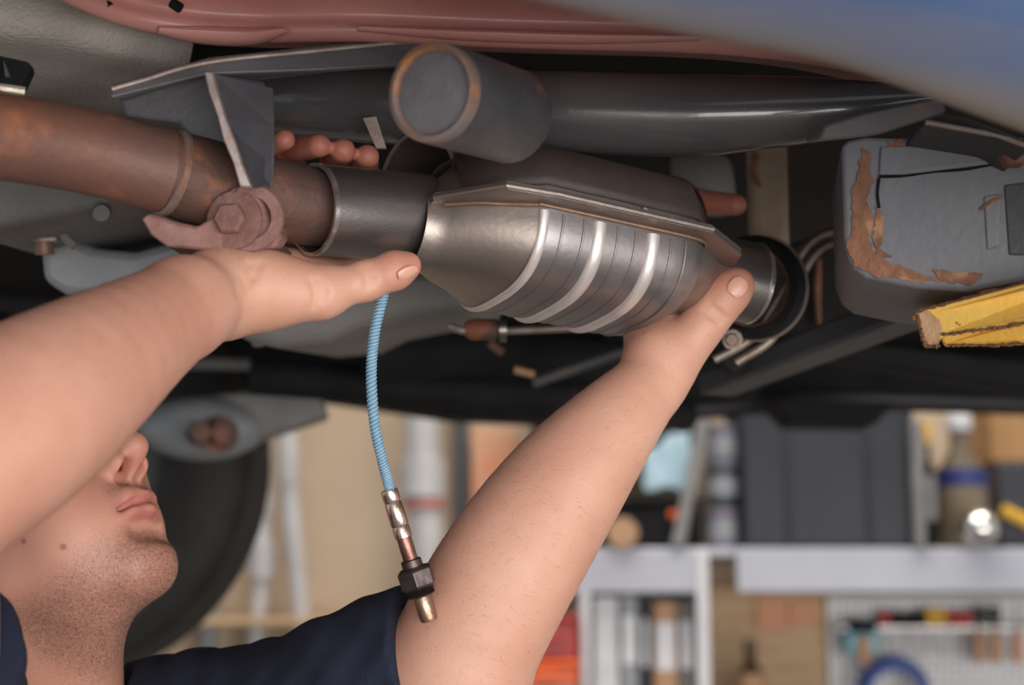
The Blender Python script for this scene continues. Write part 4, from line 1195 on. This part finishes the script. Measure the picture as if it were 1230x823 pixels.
lathe('red_band', c - np.array([0, 0, .012]), c + np.array([0, 0, .012]), [(0, .046), (.002, .053), (.022, .053), (.024, .046)], 'pipered', t, seg=18)
tag(wbox('trim_1', 545, 562, 380, 1000, 4.40, .05, 'dkgrey', bevel=.004), 'dark vertical strip on the back wall', 'trim', kind='structure')
tag(wbox('notice_board', 566, 622, 516, 612, 4.40, .03, 'pinkish', bevel=.004), 'faded tan notice board fixed to the back wall', 'board')
tag(wbox('wall_ledge', 150, 420, 742, 752, 4.25, .2, 'wood', bevel=.004), 'narrow wooden ledge below the wall pipes', 'ledge')

def bottle(name, label, px, top, bot, wpx, yf, m, parts, group=None, capm='white', neck=.35, shoulder=.25):
    c = wpt(px, bot, yf); h = wz(top, yf) - wz(bot, yf); r = (wx(px + wpx / 2, yf) - wx(px - wpx / 2, yf)) / 2
    c = np.array([c[0], yf + r, c[2]])
    t = thing(name, c, label, 'bottle', group)
    hb_ = h * (1 - neck)
    lathe('bottle_body', c, c + np.array([0, 0, 1]), [(0, r * .9), (.006, r), (hb_ * (1 - shoulder), r), (hb_, r * .42), (h * .9, r * .38)], m, t, seg=20)
    lathe('cap', c + np.array([0, 0, h * .82]), c + np.array([0, 0, h]), [(0, r * .45), (h * .03, r * .5), (h * .15, r * .46), (h * .18, r * .3)], capm, t, seg=16)
    if parts:
        z0, z1, lm = parts
        ring('label_band', c + np.array([0, 0, hb_ * z0]), c + np.array([0, 0, 1]), [(0, r * 1.0), (0, r * 1.015), (hb_ * (z1 - z0), r * 1.015), (hb_ * (z1 - z0), r)], lm, t, seg=20)
    return t
# clutter low on the ledge
bottle('bottle', 'small white bottle on the wooden ledge', 178, 700, 742, 22, 4.28, 'white', None)
bottle('bottle', 'squat tan bottle on the wooden ledge', 214, 672, 742, 40, 4.28, 'tan', (.2, .6, 'casting2'))
bottle('bottle', 'olive bottle with dark cap on the wooden ledge', 240, 690, 742, 24, 4.28, 'green', None, capm='blk')

# tall white-framed cabinet
cy = 4.0
cab = thing('display_cabinet', ((wx(765, cy)), cy + .2, 0), 'white-framed glass-front cabinet below the shelf', 'cabinet')
zt = wz(660, cy)
abox('top_panel', wx(688, cy), wx(850, cy), cy, cy + .35, wz(712, cy), zt, 'shelfgrey', cab)
abox('frame_post', wx(836, cy), wx(850, cy), cy - .01, cy + .35, .0, zt - .001, 'white', cab)
abox('frame_post', wx(697, cy), wx(708, cy), cy - .01, cy + .35, .0, wz(712, cy), 'white', cab)
abox('back_panel', wx(700, cy), wx(845, cy), cy + .34, cy + .36, .0, zt, 'white', cab)
abox('cabinet_base', wx(700, cy), wx(845, cy), cy, cy + .34, .0, .06, 'shelfgrey', cab)
abox('shelf', wx(708, cy), wx(836, cy), cy + .02, cy + .34, .86, .88, 'shelfgrey', cab)
for x0, x1, y0, m, nm, lb in ((712, 742, 716, 'white', 'binder', 'white binder standing in the white-framed cabinet'), (744, 766, 714, 'casting', 'binder', 'grey binder standing in the white-framed cabinet'), (768, 780, 718, 'tubblack', 'binder', 'charcoal binder standing in the white-framed cabinet'), (784, 812, 722, 'tan', 'binder', 'tan binder standing in the white-framed cabinet'), (814, 832, 720, 'casting2', 'binder', 'dusty grey binder standing in the white-framed cabinet')):
    zz = wz(y0, cy + .06)
    t = thing(nm, (wx((x0 + x1) / 2, cy + .06), cy + .18, .88), lb, 'binder', 'binders in the cabinet')
    abox('cover', wx(x0, cy + .06), wx(x1, cy + .06), cy + .06, cy + .30, .88, zz, m, t, bevel=.006)
    abox('spine_label', wx(x0 + 3, cy + .06), wx(x1 - 3, cy + .06), cy + .0575, cy + .062, zz - .16, zz - .05, 'peg', t, bevel=0)
# bins at its left
by = 3.9
st = thing('bin_stand', (wx(655, by), by + .15, 0), 'low grey stand carrying the red and orange bins', 'stand')
zb = wz(826, by)
abox('stand_top', wx(590, by), wx(694, by), by, by + .3, zb - .03, zb, 'casting2', st)
for x in (594, 684): abox('stand_leg', wx(x, by), wx(x + 7, by), by + .02, by + .28, 0, zb - .03, 'casting2', st)
def bin_(label, x0, x1, y0, y1, m, z0=None):
    t = thing('parts_bin', (wx((x0 + x1) / 2, by), by + .12, wz(y1, by)), label, 'bin')
    wbox('bin_body', x0, x1, y0 + 6, y1, by + .01, .24, m, t, bevel=.008)
    wbox('bin_rim', x0 - 2, x1 + 2, y0, y0 + 7, by, .26, m, t, bevel=.004)
    wbox('handle', (x0 + x1) / 2 - 14, (x0 + x1) / 2 + 14, (y0 + y1) / 2 - 3, (y0 + y1) / 2 + 3, by - .012, .025, m, t, bevel=.003)
bin_('orange plastic parts bin under the red bin', 618, 694, 793, 826, 'orange')
bin_('red plastic parts bin on top of the orange bin', 628, 694, 738, 793, 'red')
bottle('bottle', 'olive bottle beside the orange bin', 602, 780, 826, 20, by + .02, 'green', None, capm='yel')

# shelf with a deep grey front edge, over a board and a pegboard
sy = 4.0
zs = wz(658, sy); 
sh_t = thing('wall_shelf', (wx(1080, sy), sy + .2, wz(712, sy)), 'long grey wall shelf with a deep front edge', 'shelf')
abox('shelf_board', wx(690, sy) , wx(1500, sy), sy + .005, WY, zs - .02, zs, 'shelfgrey', sh_t, bevel=.003)
abox('front_edge', wx(884, sy), wx(1500, sy), sy - .012, sy + .006, wz(712, sy), zs - .001, 'shelfgrey', sh_t, bevel=.004, label='deep pale grey front edge')
tag(wbox('wooden_board', 850, 990, 700, 1000, 4.40, .05, 'wood', bevel=.003), 'plain brown wooden panel under the wall shelf', 'board')
for i, (x0, x1, y0, y1, m, lb) in enumerate(((908, 944, 716, 756, 'pinkish', 'orange sticker'), (946, 982, 720, 750, 'pinkish', ''), )):
    tag(wbox('paper_note', x0, x1, y0, y1, 4.385, .014, m, bevel=0), ('wide', 'narrow')[i] + ' faded orange paper note pinned to the wooden panel', 'note')
bottle('bottle', 'brown glass bottle before the wooden panel', 905, 768, 850, 34, 4.2, 'brown', (.15, .75, 'tan'), capm='brown')
tag(wbox('bottle_ledge', 870, 985, 850, 858, 4.15, .245, 'wood'), 'small wooden ledge under the brown bottle', 'ledge')

pb = thing('pegboard', (wx(1110, 4.38), 4.4, wz(900, 4.38)), 'pale perforated pegboard hung with tools', 'pegboard')
wbox('board', 992, 1500, 716, 900, 4.38, .02, 'peg', pb, bevel=.002)
hv_, hf_ = [], []
for x in np.arange(1004, 1300, 9.0):
    for y in np.arange(722, 850, 9.0):
        c = wpt(x, y, 4.379); b0 = len(hv_)
        hv_ += [c + .005 * np.array([math.cos(q), 0, math.sin(q)]) for q in np.linspace(0, 6.283, 7)[:-1]] + [c + np.array([0, .004, 0]) + .005 * np.array([math.cos(q), 0, math.sin(q)]) for q in np.linspace(0, 6.283, 7)[:-1]]
        hf_ += [tuple(range(b0, b0 + 6))] + [(b0 + i, b0 + (i + 1) % 6, b0 + 6 + (i + 1) % 6, b0 + 6 + i) for i in range(6)]
o = obj('peg_hole', hv_, hf_, 'hole', pb, smooth=False); o['kind'] = 'stuff'
wbox('tool_rack', 1005, 1300, 752, 757, 4.31, .07, 'steelt', pb, bevel=.002)
def driver(px, hm, hmn, L=40, top=728, hw=10, wood=False):
    yy = 4.33
    t = thing('screwdriver', wpt(px, top + 20 + L, yy), hmn, 'screwdriver', 'screwdrivers in the pegboard rack')
    a = wpt(px, top, yy); k_ = (wx(px + 1, yy) - wx(px, yy))
    lathe('handle', a, a - np.array([0, 0, 1]), [(0, hw * .3 * k_), (2 * k_, hw * .5 * k_), (14 * k_, hw * .5 * k_), (20 * k_, hw * .36 * k_), (24 * k_, hw * .3 * k_)], hm, t, seg=12)
    tube('blade', [a - np.array([0, 0, 23 * k_]), a - np.array([0, 0, (24 + L) * k_])], 1.8 * k_, 'steelt', t, seg=8)
drv = ((1062, 'red', 733, 'red screwdriver nearest the teal pouch in the pegboard rack'), (1076, 'blk', 734, 'black screwdriver next to the red one nearest the teal pouch'),
       (1090, 'blk', 736, 'middle one of three black screwdrivers between red and yellow ones'), (1104, 'blk', 734, 'black screwdriver next to the yellow pair in the rack'),
       (1117, 'yel', 730, 'yellow screwdriver next to the three black ones'), (1130, 'yel', 731, 'yellow screwdriver next to the red pair'),
       (1146, 'red', 733, 'red screwdriver next to the yellow pair'), (1160, 'red', 734, 'red screwdriver next to the two taller black ones'),
       (1176, 'blk', 728, 'taller black screwdriver next to the red pair'), (1194, 'blk', 728, 'taller black screwdriver above the broad wooden-handled file'))
for i, (x, m, tp_, lb) in enumerate(drv):
    driver(x, m, lb, L=22 + (i * 7) % 12, top=tp_, hw=13)
for x, m, lb in ((1176, 'tan', 'narrow wooden-handled file'), (1196, 'tan', 'broad wooden-handled file'), (1222, 'pinkish', 'thick file with an orange grip')):
    t = thing('file', wpt(x, 800, 4.30), lb + ' hanging below the pegboard rack', 'file')
    tube('handle', [wpt(x, 757, 4.30), wpt(x, 766, 4.30), wpt(x, 790, 4.30), wpt(x, 798, 4.30)], [.008, .012 + .003 * (x == 1196), .014 + .003 * (x == 1196), .006], m, t, n=12, seg=12)
    tube('blade', [wpt(x, 720, 4.30), wpt(x, 758, 4.30)], [.004, .007], 'steelt', t, seg=8, flat=.4)
t = thing('tool_pouch', wpt(1030, 790, 4.28), 'teal pouch with a tan strip hanging on the pegboard', 'pouch')
wbox('pouch_body', 1012, 1052, 758, 786, 4.29, .05, 'cyan', t, bevel=.012)
wbox('pouch_flap', 1018, 1052, 744, 759, 4.285, .05, 'blk', t, bevel=.008)
wbox('tan_strip', 1028, 1042, 764, 800, 4.272, .02, 'tan', t, bevel=.006)
hc_ = wpt(1072, 834, 4.30)
tag(tube('hose_coil', [hc_ + np.array([(.085 - .004 * j / 12) * math.cos(q), -.004 * j / 6, (.085 - .004 * j / 12) * math.sin(q)]) for j, q in enumerate(np.linspace(0, 6 * math.pi, 60))], .012, 'bluehose', seg=12, n=160), 'coiled blue hose hanging on the pegboard', 'hose')

# things on the shelf
S = 3.99
def on(px): return wx(px, S + .02)
tb_ = thing('storage_tub', (wx(998, S), S + .16, zs), 'charcoal plastic storage tub on the wall shelf', 'storage tub')
abox('tub_body', on(893), on(1104), S + .02, S + .34, zs, wz(470, S), 'tubblack', tb_, bevel=.012)
for x in (945, 1042): abox('tub_rib', on(x), on(x + 7), S + .012, S + .03, zs + .01, wz(500, S), 'tubblack', tb_, bevel=.004)
abox('tub_lid', on(888), on(1109), S + .01, S + .35, wz(470, S), wz(456, S), 'tubblack', tb_, bevel=.006)
tag(abox('wooden_batten', on(1095), on(1109), S - .02, S + .005, zs, wz(505, S), 'casting2', bevel=.004), 'narrow grey batten standing against the storage tub', 'batten')
bottle('bottle', 'slim dark bottle with a yellow cap beside the tub', 1121, 505, 657, 17, S, 'blk', (.3, .8, 'casting2'), capm='yel', neck=.3)
sb = bottle('spray_bottle', 'dusty clear bottle with a navy label and pale cap', 1166, 484, 657, 62, S + .05, 'amber', (.62, .80, 'navyl'), capm='white', neck=.32)
cbl = wpt(1177, 634, S - .02)
tag(lathe('metal_ball', cbl + np.array([0, 0, -.042]), cbl + np.array([0, 0, 1]), [(.042 - .042 * math.cos(q), max(.002, .042 * math.sin(q))) for q in np.linspace(0.05, math.pi - .05, 16)], 'silver', seg=24), 'shiny round metal float before the clear bottle', 'ball')
tag(wbox('carton', 1196, 1300, 470, 556, S + .22, .2, 'card'), 'brown cardboard carton behind the clear bottle', 'carton')
tag(wbox('carton', 1202, 1300, 556, 657, S + .20, .22, 'tubblack'), 'black carton under the brown cardboard carton', 'carton')
tag(tube('dowel', [wpt(1204, 612, S + .1), wpt(1260, 640, S + .1)], .014, 'yel', seg=12), 'short yellow dowel beside the clear bottle', 'dowel')
for j, (y0, y1, m, lb) in enumerate(((608, 656, 'mauve', 'mauve-labelled paint can at the bottom of the stack'), (560, 607, 'tubblack', 'dark paint can in the middle of the stack'), (512, 559, 'mauve', 'mauve-labelled paint can at the top of the stack'))):
    c = wpt(868, y1, S + .08); h = wz(y0, S + .08) - wz(y1, S + .08); r = wx(868 + 20, S) - wx(868, S)
    if j == 0: c[2] = zs; c0 = zs
    t = thing('paint_can', c, lb, 'paint can', 'paint cans stacked beside the tub')
    lathe('can_body', c, c + np.array([0, 0, 1]), [(0, r), (h * .95, r)], m, t, seg=24)
    ring('can_lid', c + np.array([0, 0, h * .93]), c + np.array([0, 0, 2]), [(0, r * .2), (0, r * 1.04), (h * .06, r * 1.04), (h * .06, r * .2)], 'casting', t, seg=24)
    ring('label_band', c + np.array([0, 0, h * .2]), c + np.array([0, 0, 2]), [(0, r), (0, r * 1.02), (h * .5, r * 1.02), (h * .5, r)], 'casting', t, seg=24)
# leaning board, cloth and dark clutter left of the cans
tag(prism('leaning_board', [wpt(838, 500, S + .03), wpt(854, 500, S + .03), wpt(822, 657, S - .0), wpt(806, 657, S - .0)], (0, .012, 0), 'casting2', bevel=.003), 'narrow grey board leaning beside the pale blue cloth', 'board')
t = thing('rag', wpt(796, 600, S + .1), 'crumpled pale blue rag on a black box', 'rag')
rgr = []
for i in range(7):
    rgr.append([wpt(772 + 8.2 * j + 2 * math.sin(i * 2.1 + j), 588 - 8 * i + 4 * math.sin(j * 1.3 + i) - 4 * j * (i / 6), S + .05 + .02 * i + .01 * math.sin(j * 2 + i)) for j in range(8)])
sheet('cloth', rgr, 'paleb', t, solid=.004, sub=1)
t = thing('toolbox', (wx(790, S), S + .15, zs), 'black toolbox under the pale blue rag', 'toolbox')
abox('box_body', wx(728, S), wx(848, S), S + .05, S + .3, zs, wz(604, S), 'blk', t, bevel=.012)
abox('box_lid', wx(726, S), wx(850, S), S + .04, S + .31, wz(604, S), wz(597, S), 'blk', t, bevel=.006)
abox('latch', wx(806, S), wx(822, S), S + .035, S + .05, wz(622, S), wz(612, S), 'orange', t, bevel=.003)
tag(lathe('tape_roll', wpt(748, 640, S - .01), wpt(748, 640, S + .1), [(0, .02), (0, .036), (.035, .036), (.035, .02)], 'tan', seg=24), 'roll of tan tape before the black toolbox', 'tape roll')
tag(wbox('speaker', 640, 724, 440, 657, S + .2, .2, 'blk', bevel=.01), 'large black loudspeaker cabinet at the end of the shelf', 'speaker')
tag(wbox('crate', 742, 850, 430, 540, S + .24, .18, 'blk', bevel=.01), 'black crate behind the pale blue rag', 'crate')
